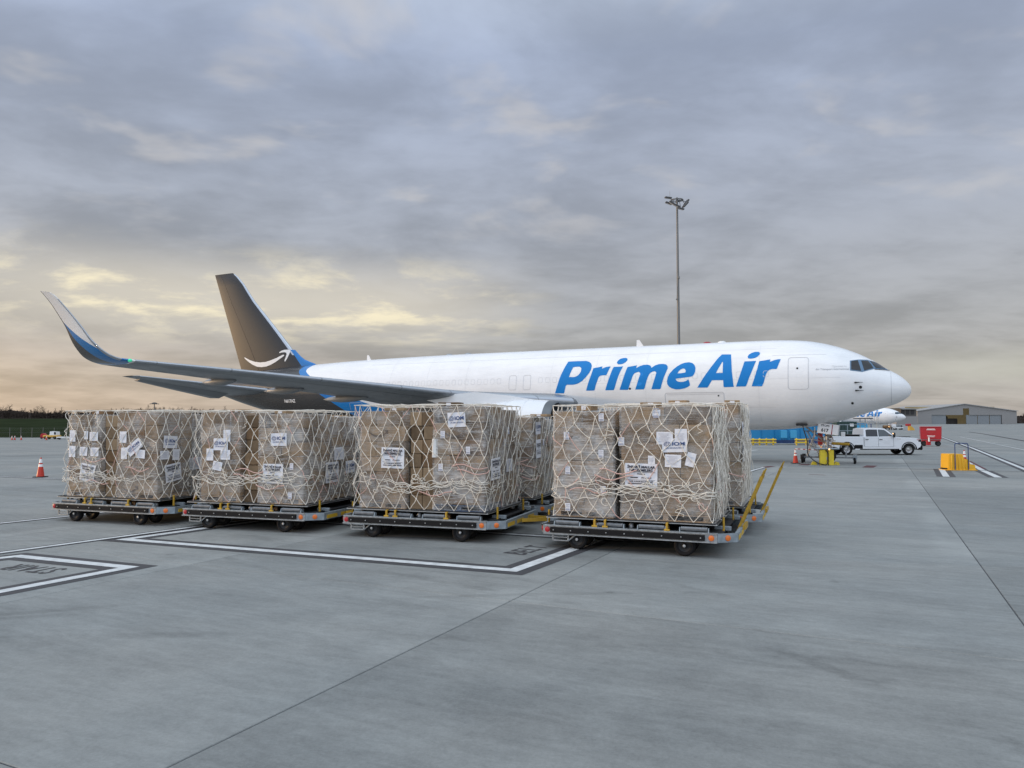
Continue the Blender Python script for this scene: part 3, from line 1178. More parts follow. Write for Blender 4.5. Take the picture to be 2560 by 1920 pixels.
# ------------------------------------------------------------------ the freighter
# stations s in metres aft of the nose, t to starboard, z above the ground
TOP = [(0, 4.27), (.008, 4.35), (.031, 4.436), (.123, 4.601), (.31, 4.824), (.594, 5.077), (.858, 5.249), (1.21, 5.46), (1.76, 5.86), (2.47, 6.28), (3.19, 6.62), (3.92, 6.89), (4.66, 7.1), (5.42, 7.25), (6.19, 7.33), (7.2, 7.38), (9, 7.40), (28, 7.42), (38, 7.3), (42, 7.16), (46, 7.0), (50, 6.65), (53, 6.1), (54.2, 5.75), (54.6, 5.5)]
BOT = [(0, 4.27), (.005, 4.19), (.02, 4.109), (.091, 3.948), (.239, 3.787), (.484, 3.627), (.778, 3.467), (.987, 3.387), (1.2, 3.31), (1.83, 3.1), (2.55, 2.85), (3.27, 2.61), (4.01, 2.41), (4.76, 2.25), (5.52, 2.13), (6.29, 2.04), (7.2, 1.98), (9, 1.95), (32, 1.95), (36, 1.98), (39, 2.1), (42, 2.35), (46, 3.0), (49.4, 3.75), (52.2, 4.5), (54.2, 5.2), (54.6, 5.45)]
WID = [(0, 0), (.008, .09), (.03, .18), (.1, .35), (.25, .57), (.55, .88), (1.12, 1.26), (1.83, 1.6), (2.55, 1.86), (3.27, 2.07), (4.01, 2.23), (4.76, 2.34), (5.52, 2.42), (6.5, 2.48), (8, 2.515), (36, 2.515), (40, 2.42), (44, 2.1), (48, 1.55), (52, .8), (54.2, .3), (54.6, .03)]


class Curve:
    """monotone cubic through a table"""
    def __init__(self, tab):
        self.x = [a for a, b in tab]
        self.y = [b for a, b in tab]
        n = len(tab)
        h = [self.x[i + 1] - self.x[i] for i in range(n - 1)]
        d = [(self.y[i + 1] - self.y[i]) / h[i] for i in range(n - 1)]
        m = [d[0]] + [0 if d[i - 1] * d[i] <= 0 else (h[i - 1] + h[i]) * 3 / ((2 * h[i] + h[i - 1]) / d[i - 1] + (h[i] + 2 * h[i - 1]) / d[i]) for i in range(1, n - 1)] + [d[-1]]
        self.h, self.m = h, m

    def __call__(self, v):
        x, y, h, m = self.x, self.y, self.h, self.m
        if v <= x[0]:
            return y[0]
        if v >= x[-1]:
            return y[-1]
        lo, hi = 0, len(x) - 1
        while hi - lo > 1:
            k = (lo + hi) // 2
            if x[k] <= v:
                lo = k
            else:
                hi = k
        t = (v - x[lo]) / h[lo]
        return (y[lo] * (1 + 2 * t) * (1 - t) ** 2 + h[lo] * m[lo] * t * (1 - t) ** 2 + y[lo + 1] * t * t * (3 - 2 * t) + h[lo] * m[lo + 1] * t * t * (t - 1))


c_top, c_bot, c_wid = Curve(TOP), Curve(BOT), Curve(WID)
S_BLUE = [(1.9, 29.4), (3.38, 34.23), (4.08, 36.65), (6.02, 41.65), (6.66, 42.57), (6.98, 42.44), (7.3, 42.2)]
S_DARK = [(1.9, 35.6), (3.19, 37.86), (3.96, 39.19), (4.75, 40.63), (6.12, 42.78), (6.62, 43.34), (6.94, 43.34), (7.3, 43.1)]
s_blue, s_dark = Curve(S_BLUE), Curve(S_DARK)


def hull_t(s, z):
    a, b = c_top(s), c_bot(s)
    q = 1 - ((z - (a + b) / 2) / max(1e-4, (a - b) / 2)) ** 2
    return c_wid(s) * math.sqrt(max(0.0, q))


def ac(s, t, z):
    return Vector((-s, -t, z))


def hull(s, z, side=1, off=0.006):
    a, b = c_top(s), c_bot(s)
    c, h, w = (a + b) / 2, (a - b) / 2, c_wid(s)
    t = hull_t(s, z)
    n = Vector((0, t / max(w * w, 1e-4), (z - c) / max(h * h, 1e-4))).normalized()
    ds = 0.05
    t2 = hull_t(s + ds, z)
    n.x = -(t2 - t) / ds if abs(t2 - t) < ds * 3 else 0
    n.normalize()
    return ac(s + n.x * off, side * (t + n.y * off), z + n.z * off)


def attr(me, name, vals):
    a = me.attributes.new(name, 'FLOAT', 'POINT')
    a.data.foreach_set('value', vals)


LETTERS = {
    'P': [[(20.67,4.32),(20.48,4.87),(20.33,5.39),(20.16,5.84),(20.03,6.19),(19.94,6.41),(19.36,6.42),(18.70,6.41),(18.46,6.34),(18.30,6.21),(18.23,6.06),(18.24,5.82),(18.34,5.59),(18.54,5.32),(18.77,5.09),(19.01,4.95),(19.21,4.88),(19.41,4.85),(19.84,4.86),(19.90,4.79),(19.96,4.57),(20.00,4.40),(20.04,4.31)], [(19.71,5.36),(19.63,5.65),(19.55,5.88),(19.51,5.99),(19.40,6.03),(19.06,6.03),(18.96,5.97),(18.91,5.89),(18.92,5.71),(19.01,5.54),(19.13,5.43),(19.28,5.36),(19.42,5.35)]],
    'r': [[(18.50,4.47),(18.37,4.91),(18.23,5.33),(18.14,5.69),(18.09,5.90),(17.82,5.94),(17.56,5.99),(17.50,5.99),(17.52,5.84),(17.33,5.92),(17.12,5.97),(16.95,5.97),(17.05,5.72),(17.15,5.45),(17.19,5.41),(17.41,5.41),(17.56,5.39),(17.64,5.33),(17.70,5.23),(17.75,5.06),(17.82,4.88),(17.88,4.67),(17.93,4.50),(17.97,4.45),(18.49,4.45)]],
    'i': [[(17.21,4.47),(17.06,4.94),(16.91,5.42),(16.78,5.84),(16.73,5.94),(16.39,5.94),(16.12,5.95),(16.26,5.63),(16.38,5.30),(16.48,4.97),(16.56,4.68),(16.63,4.50),(16.67,4.45),(17.19,4.45)], [(16.58,6.21),(16.53,6.34),(16.40,6.46),(16.20,6.51),(16.02,6.51),(15.92,6.44),(15.91,6.35),(16.00,6.22),(16.15,6.13),(16.32,6.09),(16.48,6.11)]],
    'm': [[(16.27,4.48),(16.14,4.84),(16.00,5.31),(15.90,5.67),(15.82,5.90),(15.54,5.94),(15.22,5.99),(15.26,5.81),(15.03,5.93),(14.81,6.00),(14.56,6.01),(14.40,5.96),(14.31,5.88),(14.28,5.79),(14.07,5.94),(13.83,6.02),(13.58,6.02),(13.38,5.98),(13.27,5.87),(13.25,5.73),(13.33,5.51),(13.44,5.22),(13.53,4.95),(13.61,4.66),(13.66,4.50),(13.71,4.45),(14.23,4.46),(14.13,4.79),(14.01,5.18),(13.95,5.43),(13.95,5.50),(14.03,5.57),(14.16,5.56),(14.30,5.49),(14.40,5.37),(14.49,5.15),(14.58,4.83),(14.65,4.58),(14.71,4.46),(15.26,4.46),(15.14,4.81),(15.02,5.21),(14.95,5.41),(14.98,5.52),(15.07,5.56),(15.22,5.53),(15.35,5.46),(15.43,5.32),(15.52,5.05),(15.62,4.75),(15.70,4.50),(15.74,4.45),(16.25,4.46)]],
    'e': [[(12.73,5.07),(11.86,5.16),(11.72,5.19),(11.62,5.31),(11.56,5.48),(11.56,5.70),(11.63,5.88),(11.77,6.01),(11.97,6.07),(12.21,6.05),(12.44,5.98),(12.67,5.84),(12.90,5.65),(13.11,5.40),(13.22,5.16),(13.26,4.94),(13.24,4.75),(13.14,4.60),(12.97,4.49),(12.73,4.42),(12.49,4.42),(12.20,4.47),(12.00,4.55),(11.86,4.65),(11.88,4.79),(11.95,5.01),(12.10,4.92),(12.27,4.87),(12.43,4.86),(12.58,4.89),(12.68,4.95),(12.72,5.03)], [(12.63,5.39),(12.55,5.54),(12.44,5.64),(12.30,5.69),(12.20,5.66),(12.14,5.57),(12.14,5.47),(12.17,5.43),(12.40,5.40)]],
    'A': [[(11.42,4.50),(11.07,5.07),(10.65,5.69),(10.27,6.25),(10.06,6.49),(9.53,6.47),(9.46,5.97),(9.41,5.42),(9.35,4.95),(9.30,4.50),(9.83,4.49),(9.89,4.54),(9.89,4.71),(9.90,4.91),(10.55,4.92),(10.63,4.80),(10.74,4.61),(10.83,4.49)], [(10.33,5.35),(10.17,5.68),(9.99,6.02),(9.95,6.01),(9.94,5.67),(9.94,5.34)]],
    'i2': [[(9.17,4.52),(9.00,5.02),(8.84,5.53),(8.71,6.00),(8.39,6.00),(8.06,6.01),(8.18,5.66),(8.30,5.33),(8.44,4.98),(8.55,4.65),(8.62,4.51),(9.16,4.51)], [(8.56,6.29),(8.50,6.41),(8.36,6.51),(8.17,6.57),(7.97,6.57),(7.88,6.49),(7.88,6.40),(8.00,6.26),(8.16,6.18),(8.38,6.15),(8.52,6.18)]],
    'r2': [[(8.28,4.53),(8.12,5.02),(7.98,5.50),(7.88,5.98),(7.57,6.02),(7.28,6.07),(7.28,5.92),(7.07,6.01),(6.85,6.06),(6.70,6.06),(6.80,5.77),(6.89,5.52),(6.93,5.48),(7.15,5.49),(7.31,5.44),(7.40,5.36),(7.48,5.20),(7.55,4.95),(7.62,4.70),(7.70,4.53),(7.74,4.50),(8.26,4.51)]],
}
SMILE = [[(50.65,8.00),(50.55,8.02),(49.95,7.77),(49.36,7.60),(48.68,7.51),(48.01,7.53),(47.35,7.66),(46.74,7.83),(46.30,8.00),(46.07,8.07),(45.97,8.04),(46.00,7.95),(46.38,7.74),(46.90,7.47),(47.43,7.27),(47.95,7.14),(48.49,7.11),(49.03,7.16),(49.58,7.35),(50.04,7.59),(50.41,7.82)],
    [(46.53,8.28),(46.31,8.40),(46.01,8.47),(45.71,8.48),(45.47,8.45),(45.42,8.33),(45.48,8.10),(45.63,7.77),(45.82,7.50),(45.89,7.48),(45.91,7.59),(45.82,7.82),(45.74,8.08),(45.77,8.21),(45.92,8.27),(46.22,8.26),(46.48,8.21)]]
COCKPIT = {
    'frame': [(3.08,5.89),(2.63,5.96),(2.20,5.96),(1.77,5.83),(1.59,5.71),(1.39,5.56),(1.17,5.39),(1.47,5.37),(1.84,5.40),(2.15,5.31),(2.45,5.22),(3.08,5.31)],
    'pane1': [(3.02,5.85),(2.69,5.91),(2.59,5.56),(2.52,5.28),(3.02,5.36)],
    'pane2': [(2.52,5.89),(2.18,5.90),(2.03,5.68),(1.90,5.45),(2.36,5.30),(2.44,5.59)],
    'pane3': [(2.09,5.90),(1.75,5.81),(1.50,5.65),(1.29,5.44),(1.78,5.44),(1.95,5.68)],
}


def drape(name, me, parent, material, side=1, off=0.010, cut=0.12, scut=0.5):
    """lay a flat (s, z) shape onto the hull"""
    bm = bmesh.new()
    bm.from_mesh(me)
    xs = [v.co.x for v in bm.verts]
    ys = [v.co.y for v in bm.verts]
    for lo, hi, step, ax in ((min(ys), max(ys), cut, 1), (min(xs), max(xs), scut, 0)):
        k = lo + step
        while k < hi:
            no = (0, 1, 0) if ax else (1, 0, 0)
            co = (0, k, 0) if ax else (k, 0, 0)
            bmesh.ops.bisect_plane(bm, geom=bm.verts[:] + bm.edges[:] + bm.faces[:], plane_co=co, plane_no=no)
            k += step
    bmesh.ops.triangulate(bm, faces=bm.faces[:])
    for v in bm.verts:
        v.co = hull(v.co.x, v.co.y, side, off)
    bm.normal_update()
    for f in bm.faces:
        if f.normal.y * -side < 0:
            f.normal_flip()
    m2 = bpy.data.meshes.new(name)
    bm.to_mesh(m2)
    bm.free()
    m2.materials.append(material)
    m2.shade_smooth()
    return add(name, m2, parent)


def hull_line(mb, loop, w, side=1, off=0.006, closed=True, step=0.12):
    pts = []
    n = len(loop)
    for i in range(n if closed else n - 1):
        a, b = Vector(loop[i]), Vector(loop[(i + 1) % n])
        k = max(1, int((b - a).length / step))
        pts += [a.lerp(b, q / k) for q in range(k)]
    if not closed:
        pts.append(Vector(loop[-1]))
    m = len(pts)
    rows = [[], []]
    for i, p in enumerate(pts):
        d = (pts[(i + 1) % m] - pts[i - 1]) if closed else (pts[min(i + 1, m - 1)] - pts[max(i - 1, 0)])
        d.normalize()
        nrm = Vector((-d.y, d.x)) * w / 2
        rows[0].append(hull(p.x + nrm.x, p.y + nrm.y, side, off))
        rows[1].append(hull(p.x - nrm.x, p.y - nrm.y, side, off))
    if closed:
        for r_ in rows:
            r_.append(r_[0])
    mb.grid(rows)


def rrect(s0, s1, z0, z1, r, n=4):
    out = []
    for cx, cz, a0 in ((s1 - r, z1 - r, 0), (s0 + r, z1 - r, 90), (s0 + r, z0 + r, 180), (s1 - r, z0 + r, 270)):
        out += [(cx + r * math.cos(R(a0 + 90 * k / n)), cz + r * math.sin(R(a0 + 90 * k / n))) for k in range(n + 1)]
    return out


NA = 72


def hull_mesh(s_list, name, material):
    mb = MB()
    rows = []
    for s in s_list:
        a, b, w = c_top(s), c_bot(s), c_wid(s)
        rows.append([ac(s, w * math.cos(2 * math.pi * k / NA), (a + b) / 2 + (a - b) / 2 * math.sin(2 * math.pi * k / NA)) for k in range(NA)])
    mb.grid(rows, closed=True)
    me = mb.mesh(name, material, smooth=60)
    attr(me, 'livery_a', [-v.co.x - s_blue(v.co.z) for v in me.vertices])
    attr(me, 'livery_b', [-v.co.x - s_dark(v.co.z) for v in me.vertices])
    return me


AF = [0, .006, .02, .05, .1, .17, .26, .36, .46, .56, .66, .76, .86, .94, 1.0]


def foil(c, tc):
    return 5 * tc * (0.2969 * math.sqrt(c) - 0.126 * c - 0.3516 * c * c + 0.2843 * c ** 3 - 0.1015 * c ** 4)


def wing_loop(t, le, te, zl, zt, tc, nrm=(0, 1), cs=AF, grow=0.0, side=1):
    """closed section; nrm is the thickness direction in (t, z)"""
    ch = te - le
    out = []
    for c in cs[::-1]:
        h = foil(c, tc) * ch + grow
        out.append(ac(le + c * ch - grow * (1 - c), side * (t + nrm[0] * h), zl + (zt - zl) * c + nrm[1] * h))
    for c in cs[1:]:
        h = foil(c, tc) * ch * 0.8 + grow
        out.append(ac(le + c * ch - grow * (1 - c), side * (t - nrm[0] * h), zl + (zt - zl) * c - nrm[1] * h))
    return out


def make_aircraft():
    A = thing('cargo_jet', (22.483, 41.965, 0), GRID_A, 'white twin-engine cargo jet with blue fuselage lettering and dark tail, behind the dollies', 'airplane')
    # hull
    nose = [0, .004, .008, .015, .025, .04, .06, .09, .15, .22, .32, .44, .58, .72, .88, 1.03]
    add('radome', hull_mesh(nose, 'radome', M['fuselage_paint']), A)
    body = [1.03 + .15 * k for k in range(28)] + [5.3, 5.7, 6.2, 6.8, 7.5, 8.3, 9, 11, 13, 15, 18, 21, 24, 27, 28] + [28.5 + .5 * k for k in range(52)] + [54.3, 54.45, 54.55, 54.6]
    add('fuselage', hull_mesh(body, 'fuselage', M['fuselage_paint']), A)
    # radome joint
    mb = MB()
    for side in (1, -1):
        hull_line(mb, [(1.03, 3.48 + k * .083) for k in range(23)], .02, side, .004, closed=False)
    mb.obj('radome_joint', M['seam'], A, fix=False)
    # word on the side: one part per letter
    for k, (key, loops) in enumerate(LETTERS.items()):
        drape('letter', outline_mesh(loops), A, M['lettering_blue'])
    # registration, operator line
    for s, size, sc, zc, m, b in (('N617AZ', .34, 43.68, 4.12, 'white_plain', .012), ('Air Transport International', .155, 3.98, 5.40, 'print_grey', .002), ('Operated by', .15, 3.62, 5.56, 'seam_faint', 0)):
        me = text_mesh(s, size, b)
        for v in me.vertices:
            v.co.x, v.co.y = sc - v.co.x * (1.02 if s[0] == 'N' else 1), zc + v.co.y
        drape('lettering', me, A, M[m], off=.012, cut=.2)
    # cockpit glazing both sides
    for side in (1, -1):
        f = drape('cockpit_frame', outline_mesh([COCKPIT['frame']]), A, M['cockpit_frame'], side, .010, .08, .08)
        for k in (1, 2, 3):
            g = drape('window_pane', outline_mesh([COCKPIT['pane%d' % k]]), f, M['cockpit_glass'], side, .020, .08, .08)
    mb = MB()
    mb.tube([hull(1.85, 5.37, 1, .03), hull(1.45, 5.36, 1, .04), hull(1.12, 5.33, 1, .04)], .018, 5)
    mb.obj('wiper', M['black'], A)
    # doors, hatches and window plugs
    for nm, loop, w, m in (('crew_door', rrect(5.22, 6.29, 4.29, 6.13, .14), .024, 'seam'), ('cargo_door', rrect(9.88, 13.4, 2.45, 4.2, .12), .03, 'seam'),
                           ('overwing_hatch', rrect(23.5, 24.03, 4.6, 5.57, .12), .02, 'seam'), ('overwing_hatch', rrect(22.44, 22.97, 4.6, 5.57, .12), .02, 'seam'),
                           ('service_hatch', rrect(36.3, 37.5, 2.6, 3.9, .12), .02, 'seam')):
        for side in (1, -1):
            mb = MB()
            hull_line(mb, loop, w, side)
            mb.obj(nm, M[m], A, fix=False)
    mb = MB()
    hull_line(mb, [(9.95, 4.11), (13.3, 4.11)], .05, 1, .008, closed=False)
    hull_line(mb, [(4.3, 6.28), (7.2, 6.30)], .014, 1, .006, closed=False)
    hull_line(mb, [(3.6, 4.93), (5.2, 4.92)], .012, 1, .006, closed=False)
    hull_line(mb, [(6.3, 4.92), (20, 4.90)], .012, 1, .004, closed=False)
    for s in (7.9, 14.6, 17.9, 21.0, 27.4, 30.6, 33.8):
        hull_line(mb, [(s, 2.5 + k * .16) for k in range(30)], .010, 1, .004, closed=False)
    hull_line(mb, [(7, 6.75), (36, 6.76)], .010, 1, .004, closed=False)
    hull_line(mb, [(7, 3.3), (17, 3.3)], .010, 1, .004, closed=False)
    mb.obj('skin_joint', M['seam_faint'], A, fix=False)
    mb = MB()
    hull_line(mb, rrect(-.14, .14, 5.03, 5.39, .09, 3), .018, 1, .0)
    for v in mb.bm.verts:      # constant section: use the shape at mid-body
        pass
    mb.bm.free()
    mb = MB()
    lp = rrect(20 - .14, 20 + .14, 5.03, 5.39, .09, 3)
    hull_line(mb, lp, .018, 1, .006)
    me = mb.mesh('window_plug', M['seam_faint'], fix=False)
    ss_list = [7.5 + .508 * k for k in range(29)] + [24.8 + .508 * k for k in range(19)]
    for s in ss_list:
        add('window_plug', me, A, (20 - s, 0, 0))
    # probes, ports, drains
    for s, z, r in ((2.57, 4.37, .085), (3.0, 3.49, .07), (5.8, 5.49, .055), (15.6, 4.52, .07), (21.9, 4.2, .05), (25.5, 4.3, .05), (10.2, 4.0, .05)):
        mb = MB()
        lp = [(s + r * math.cos(a), z + r * math.sin(a)) for a in (k * math.pi / 6 for k in range(12))]
        mb.poly([hull(a, b, 1, .012) for a, b in lp])
        mb.obj('port', M['black'], A)
    for s, z in ((2.81, 4.63), (2.78, 4.19)):
        mb = MB()
        p = hull(s, z, 1, .03)
        mb.tube([hull(s + .04, z, 1, .0), p, p + Vector((.16, -.04, 0)), p + Vector((.36, -.02, 0))], [.05, .045, .02, .012], 6)
        mb.obj('pitot_probe', M['black'], A)
    for s, h, l in ((15.4, .45, .5), (37.3, .42, .4)):
        mb = MB()
        z = c_top(s) - .03
        mb.prism([(-s, z), (-s - l, z), (-s - l * .95, z + h), (-s - l * .6, z + h)], -.02, .02, Matrix.Rotation(R(90), 4, 'X'))
        mb.obj('blade_antenna', M['white_plain'], A)
    for s, m in ((11.3, 'beacon_red'), (30.2, 'steel'), (28.6, 'steel'), (10.4, 'white_plain')):
        mb = MB()
        z = c_top(s) - .02
        mb.lathe([(0, .28), (.06, .24), (.11, .12), (.12, 0)], ac(s, 0, z), n=12)
        mb.obj('top_fairing', M[m], A, smooth=60)
    # ---------------- wings
    sections = [(1.5, 18.6, 31.3, 3.62, 3.05, .125), (2.6, 19.3, 31.3, 3.74, 3.15, .125), (4.2, 21.1, 31.3, 3.87, 3.3, .12), (6.5, 23.9, 31.4, 4.07, 3.62, .115), (8.3, 25.1, 31.5, 4.22, 3.82, .11),
                (11, 26.85, 32.6, 4.46, 4.15, .105), (15, 29.45, 34.15, 4.8, 4.56, .1), (19, 32.05, 35.75, 5.14, 4.98, .1), (22.0, 33.98, 36.88, 5.37, 5.26, .1), (22.8, 34.48, 37.05, 5.43, 5.33, .1)]
    wl = [(22.8, 34.48, 37.05, 5.43, 5.33, .1, (-.05, 1)), (23.35, 34.78, 36.98, 5.49, 5.43, .1, (-.2, .98)), (23.8, 35.0, 36.96, 5.66, 5.62, .1, (-.45, .89)),
          (24.12, 35.2, 37.0, 5.93, 5.95, .1, (-.72, .69)), (24.38, 35.5, 37.07, 6.33, 6.38, .1, (-.88, .47)), (24.6, 35.88, 37.2, 6.9, 7.0, .1, (-.94, .34)), (24.9, 36.35, 37.45, 7.6, 7.7, .1, (-.96, .27)),
          (25.15, 36.75, 37.7, 8.15, 8.26, .1, (-.97, .24)), (25.33, 37.03, 37.92, 8.5, 8.62, .09, (-.97, .24)), (25.4, 37.25, 38.02, 8.63, 8.76, .06, (-.97, .24))]
    for side in (1, -1):
        mb = MB()
        rows = [wing_loop(*q, side=side) for q in sections]
        mb.grid(rows, closed=True)
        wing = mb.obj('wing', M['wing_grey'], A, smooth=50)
        mb = MB()
        cs = [0, .003, .008, .015, .025, .037]
        for a, b in zip(sections[1:], sections[2:]):
            mb.grid([wing_loop(*[p + (q - p) * k for p, q in zip(a, b)], cs=cs, grow=.012, side=side) for k in (0.006, .994)])
        mb.obj('leading_edge_slat', M['bare_metal'], wing, smooth=50)
        # flap gaps and aileron joints on the lower skin
        mb = MB()
        def low(t, c, g=.006):
            for a, b in zip(sections, sections[1:]):
                if a[0] <= t <= b[0]:
                    k = (t - a[0]) / (b[0] - a[0])
                    q = [p + (r_ - p) * k for p, r_ in zip(a, b)]
                    ch = q[2] - q[1]
                    return ac(q[1] + c * ch, side * q[0], q[3] + (q[4] - q[3]) * c - foil(c, q[5]) * ch * .8 - g)
        for c, t0, t1 in ((.74, 3, 18.5), (.62, 3, 8), (.17, 4, 21.5), (.76, 18.8, 21.6)):
            ts = [t0 + (t1 - t0) * k / 24 for k in range(25)]
            mb.grid([[low(t, c) for t in ts], [low(t, c + .008) for t in ts]])
        for t in (8.3, 13.2, 18.6, 5.5, 10.5, 15.8, 20.2):
            mb.grid([[low(t, .74 + .025 * k) for k in range(11)], [low(t + .04, .74 + .025 * k) for k in range(11)]])
        mb.obj('panel_gap', M['engine_dark'], wing, fix=False)
        for t, ln in ((10.2, 3.6), (13.9, 3.2), (17.4, 2.7), (5.2, 4.2)):
            mb = MB()
            p = low(t, .62)
            mb.lathe([(0, 0), (ln * .08, .10), (ln * .3, .22), (ln * .6, .24), (ln * .85, .14), (ln, .0)], p + Vector((.2, 0, -.05)), (-1, 0, -.02), 10)
            mb.obj('flap_track_fairing', M['wing_grey'], wing, smooth=60)
        # winglet: finer loft with the livery boundaries
        mb = MB()
        rows = []
        fine = [0, .012, .045, .10] + [.10 + .90 * k / 11 for k in range(1, 12)]
        ds = [0.0]
        for a, b in zip(wl, wl[1:]):
            ds.append(ds[-1] + math.hypot(b[0] - a[0], b[3] - a[3]))
        cv = [Curve([(d_, q[i]) for d_, q in zip(ds, wl)]) for i in range(6)]
        nv = [Curve([(d_, q[6][i]) for d_, q in zip(ds, wl)]) for i in range(2)]
        for q in range(25):
            d_ = ds[-1] * q / 24
            rows.append(([c_(d_) for c_ in cv], Vector((nv[0](d_), nv[1](d_)))))
        mb.grid([wing_loop(*r_, nrm=(nn.x, nn.y), cs=fine, side=side) for r_, nn in rows], closed=True)
        me = mb.mesh('winglet', M['winglet_paint'], smooth=60, fix=False)
        la, lb = [], []
        nf = len(fine)
        cseq = fine[::-1] + fine[1:]
        for r_, nn in rows:
            z = (r_[3] + r_[4]) / 2
            for c in cseq:
                q = r_[0]
                if q < 22.9:
                    va, vb = (-1, -1)
                cw = ss(z, 5.70, 7.55) * 1.02
                cb = .42 + .52 * ss(z, 5.2, 7.2)
                tip = (q - 22.72) * .9 - abs(c - .45) * .5          # blue starts in a rounded tongue on the lower skin
                va = min(c - cw, tip)
                vb = min(c - cb, tip - .2)
                la.append(va)
                lb.append(vb)
        # the vertices were created row by row in the same order
        attr(me, 'livery_a', la)
        attr(me, 'livery_b', lb)
        wg = add('winglet', me, A)
        mb = MB()
        cs = [0, .003, .01, .02, .04, .07]
        mb.grid([wing_loop(*r_, nrm=(nn.x, nn.y), cs=cs, grow=.008, side=side) for r_, nn in rows[3:-2]])
        mb.obj('leading_edge_strip', M['bare_metal'], wg, smooth=50)
        mb = MB()
        p = ac(34.62, side * 23.02, 5.44)
        mb.lathe([(-.12, 0), (-.08, .07), (0, .09), (.08, .07), (.12, 0)], p, (1, 0, 0), 8)
        mb.obj('navigation_light', M['green_lamp'] if side == 1 else M['reflector_red'], wg, smooth=60)
        # ---------------- tailplane
        mb = MB()
        st = [(.5, 45.2, 51.9, 4.9, 4.72, .1), (1.6, 46.05, 52.1, 5.04, 4.86, .1), (5, 48.75, 52.8, 5.45, 5.32, .09), (8.6, 51.6, 53.55, 5.88, 5.84, .085), (9.1, 52.05, 53.7, 5.94, 5.92, .08), (9.3, 52.5, 53.8, 5.96, 5.95, .05)]
        mb.grid([wing_loop(*q, side=side) for q in st], closed=True)
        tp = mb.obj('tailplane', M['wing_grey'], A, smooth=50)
        mb = MB()
        er = []
        for q in [(2.0, 46.4, 52.15, 5.09, 4.9, .1), (5, 48.75, 52.8, 5.45, 5.32, .09), (8.4, 51.45, 53.5, 5.86, 5.82, .085)]:
            ch = q[2] - q[1]
            h = q[1] + ch * .7
            zc = q[3] + (q[4] - q[3]) * .7
            d = ch * .36
            th = foil(.7, q[5]) * ch * .9
            er.append([ac(h, side * q[0], zc + th), ac(h + d * .97, side * q[0], zc - d * .20), ac(h + d, side * q[0], zc - d * .23), ac(h + d * .5, side * q[0], zc - d * .22 - th * .3), ac(h, side * q[0], zc - th)])
        vs = mb.grid(er, closed=True)
        mb._face(vs[0])
        mb._face(vs[-1][::-1])
        mb.obj('elevator', M['wing_grey'], tp)
        mb = MB()
        for a, b in zip(st[1:], st[2:5]):
            mb.grid([wing_loop(*[p + (q - p) * k for p, q in zip(a, b)], cs=[0, .004, .012, .025, .045], grow=.01, side=side) for k in (0, 1)])
        mb.obj('leading_edge', M['bare_metal'], tp, smooth=50)
        # ---------------- engine
        t = 7.92 * side
        org = ac(18.2, t, 2.33)
        ax = (-1, 0, 0)
        mb = MB()
        mb.lathe([(.5, 1.335), (.9, 1.38), (1.6, 1.42), (2.6, 1.415), (3.6, 1.32), (4.5, 1.17), (4.95, 1.08), (4.9, 1.05), (4.0, 1.1)], org, ax, 40)
        eng = mb.obj('engine_nacelle', M['white_paint'], A, smooth=50)
        mb = MB()
        mb.lathe([(.75, 1.08), (.35, 1.10), (.1, 1.14), (.02, 1.19), (0, 1.225), (.03, 1.265), (.15, 1.305), (.51, 1.342)], org, ax, 40)
        mb.obj('inlet_lip', M['nacelle_lip'], eng, smooth=60)
        mb = MB()
        mb.lathe([(.74, 1.081), (1.6, 1.09), (1.62, 0)], org, ax, 36)
        mb.obj('inlet_duct', M['engine_dark'], eng, smooth=40)
        mb = MB()
        mb.lathe([(.9, 0), (1.0, .1), (1.25, .24), (1.5, .33), (1.6, .34)], org, ax, 18)
        mb.obj('spinner', M['fan_metal'], eng, smooth=60)
        mb = MB()
        for k in range(36):
            a = 2 * math.pi * k / 36
            u, v = Vector((0, math.cos(a), math.sin(a))), Vector((0, -math.sin(a), math.cos(a)))
            b0, b1 = org + Vector((-1.45, 0, 0)), org + Vector((-1.58, 0, 0))
            mb.poly([b0 + u * .32, b0 + u * 1.06 + v * .05, b1 + u * 1.06 + v * .16, b1 + u * .32 + v * .06])
        mb.obj('fan', M['fan_metal'], eng, fix=False)
        mb = MB()
        mb.lathe([(4.2, .95), (4.9, .82), (5.7, .62), (6.3, .5), (6.25, .46), (5.4, .44)], org, ax, 28)
        mb.lathe([(5.6, .36), (6.3, .3), (7.0, .04), (7.02, 0)], org, ax, 18)
        mb.obj('exhaust', M['nacelle_lip'], eng, smooth=50)
        mb = MB()
        pz = 2.33
        prof = [(19.6, 3.72), (21.5, 4.02), (23.6, 4.25), (27.5, 3.95), (26.0, 3.5), (23.4, 3.25), (20.5, 3.55)]
        mb.prism([(-s, z) for s, z in prof], -.19, .19, Matrix.Translation((0, -t, 0)) @ Matrix.Rotation(R(90), 4, 'X'))
        mb.obj('pylon', M['white_paint'], eng)
        mb = MB()
        for k in (1.75, 3.0):
            mb.lathe([(k, 1.426 if k < 2 else 1.395), (k + .015, 1.426 if k < 2 else 1.394)], org, ax, 40)
        mb.obj('cowl_joint', M['seam_faint'], eng, fix=False)
        # ---------------- main gear
        s0, tg = 28.3, 4.65 * side
        mb = MB()
        mb.cyl(ac(s0, tg, .62), ac(s0 - .1, tg, 3.4), .16, n=12)
        mb.tube([ac(s0, tg, 1.5), ac(s0 + .2, tg - 1.6 * side, 2.8)], .09, 8)
        mb.tube([ac(s0 - .71, tg, .57), ac(s0 + .71, tg, .57)], .11, 8)
        g = mb.obj('main_gear_leg', M['steel'], A, smooth=40)
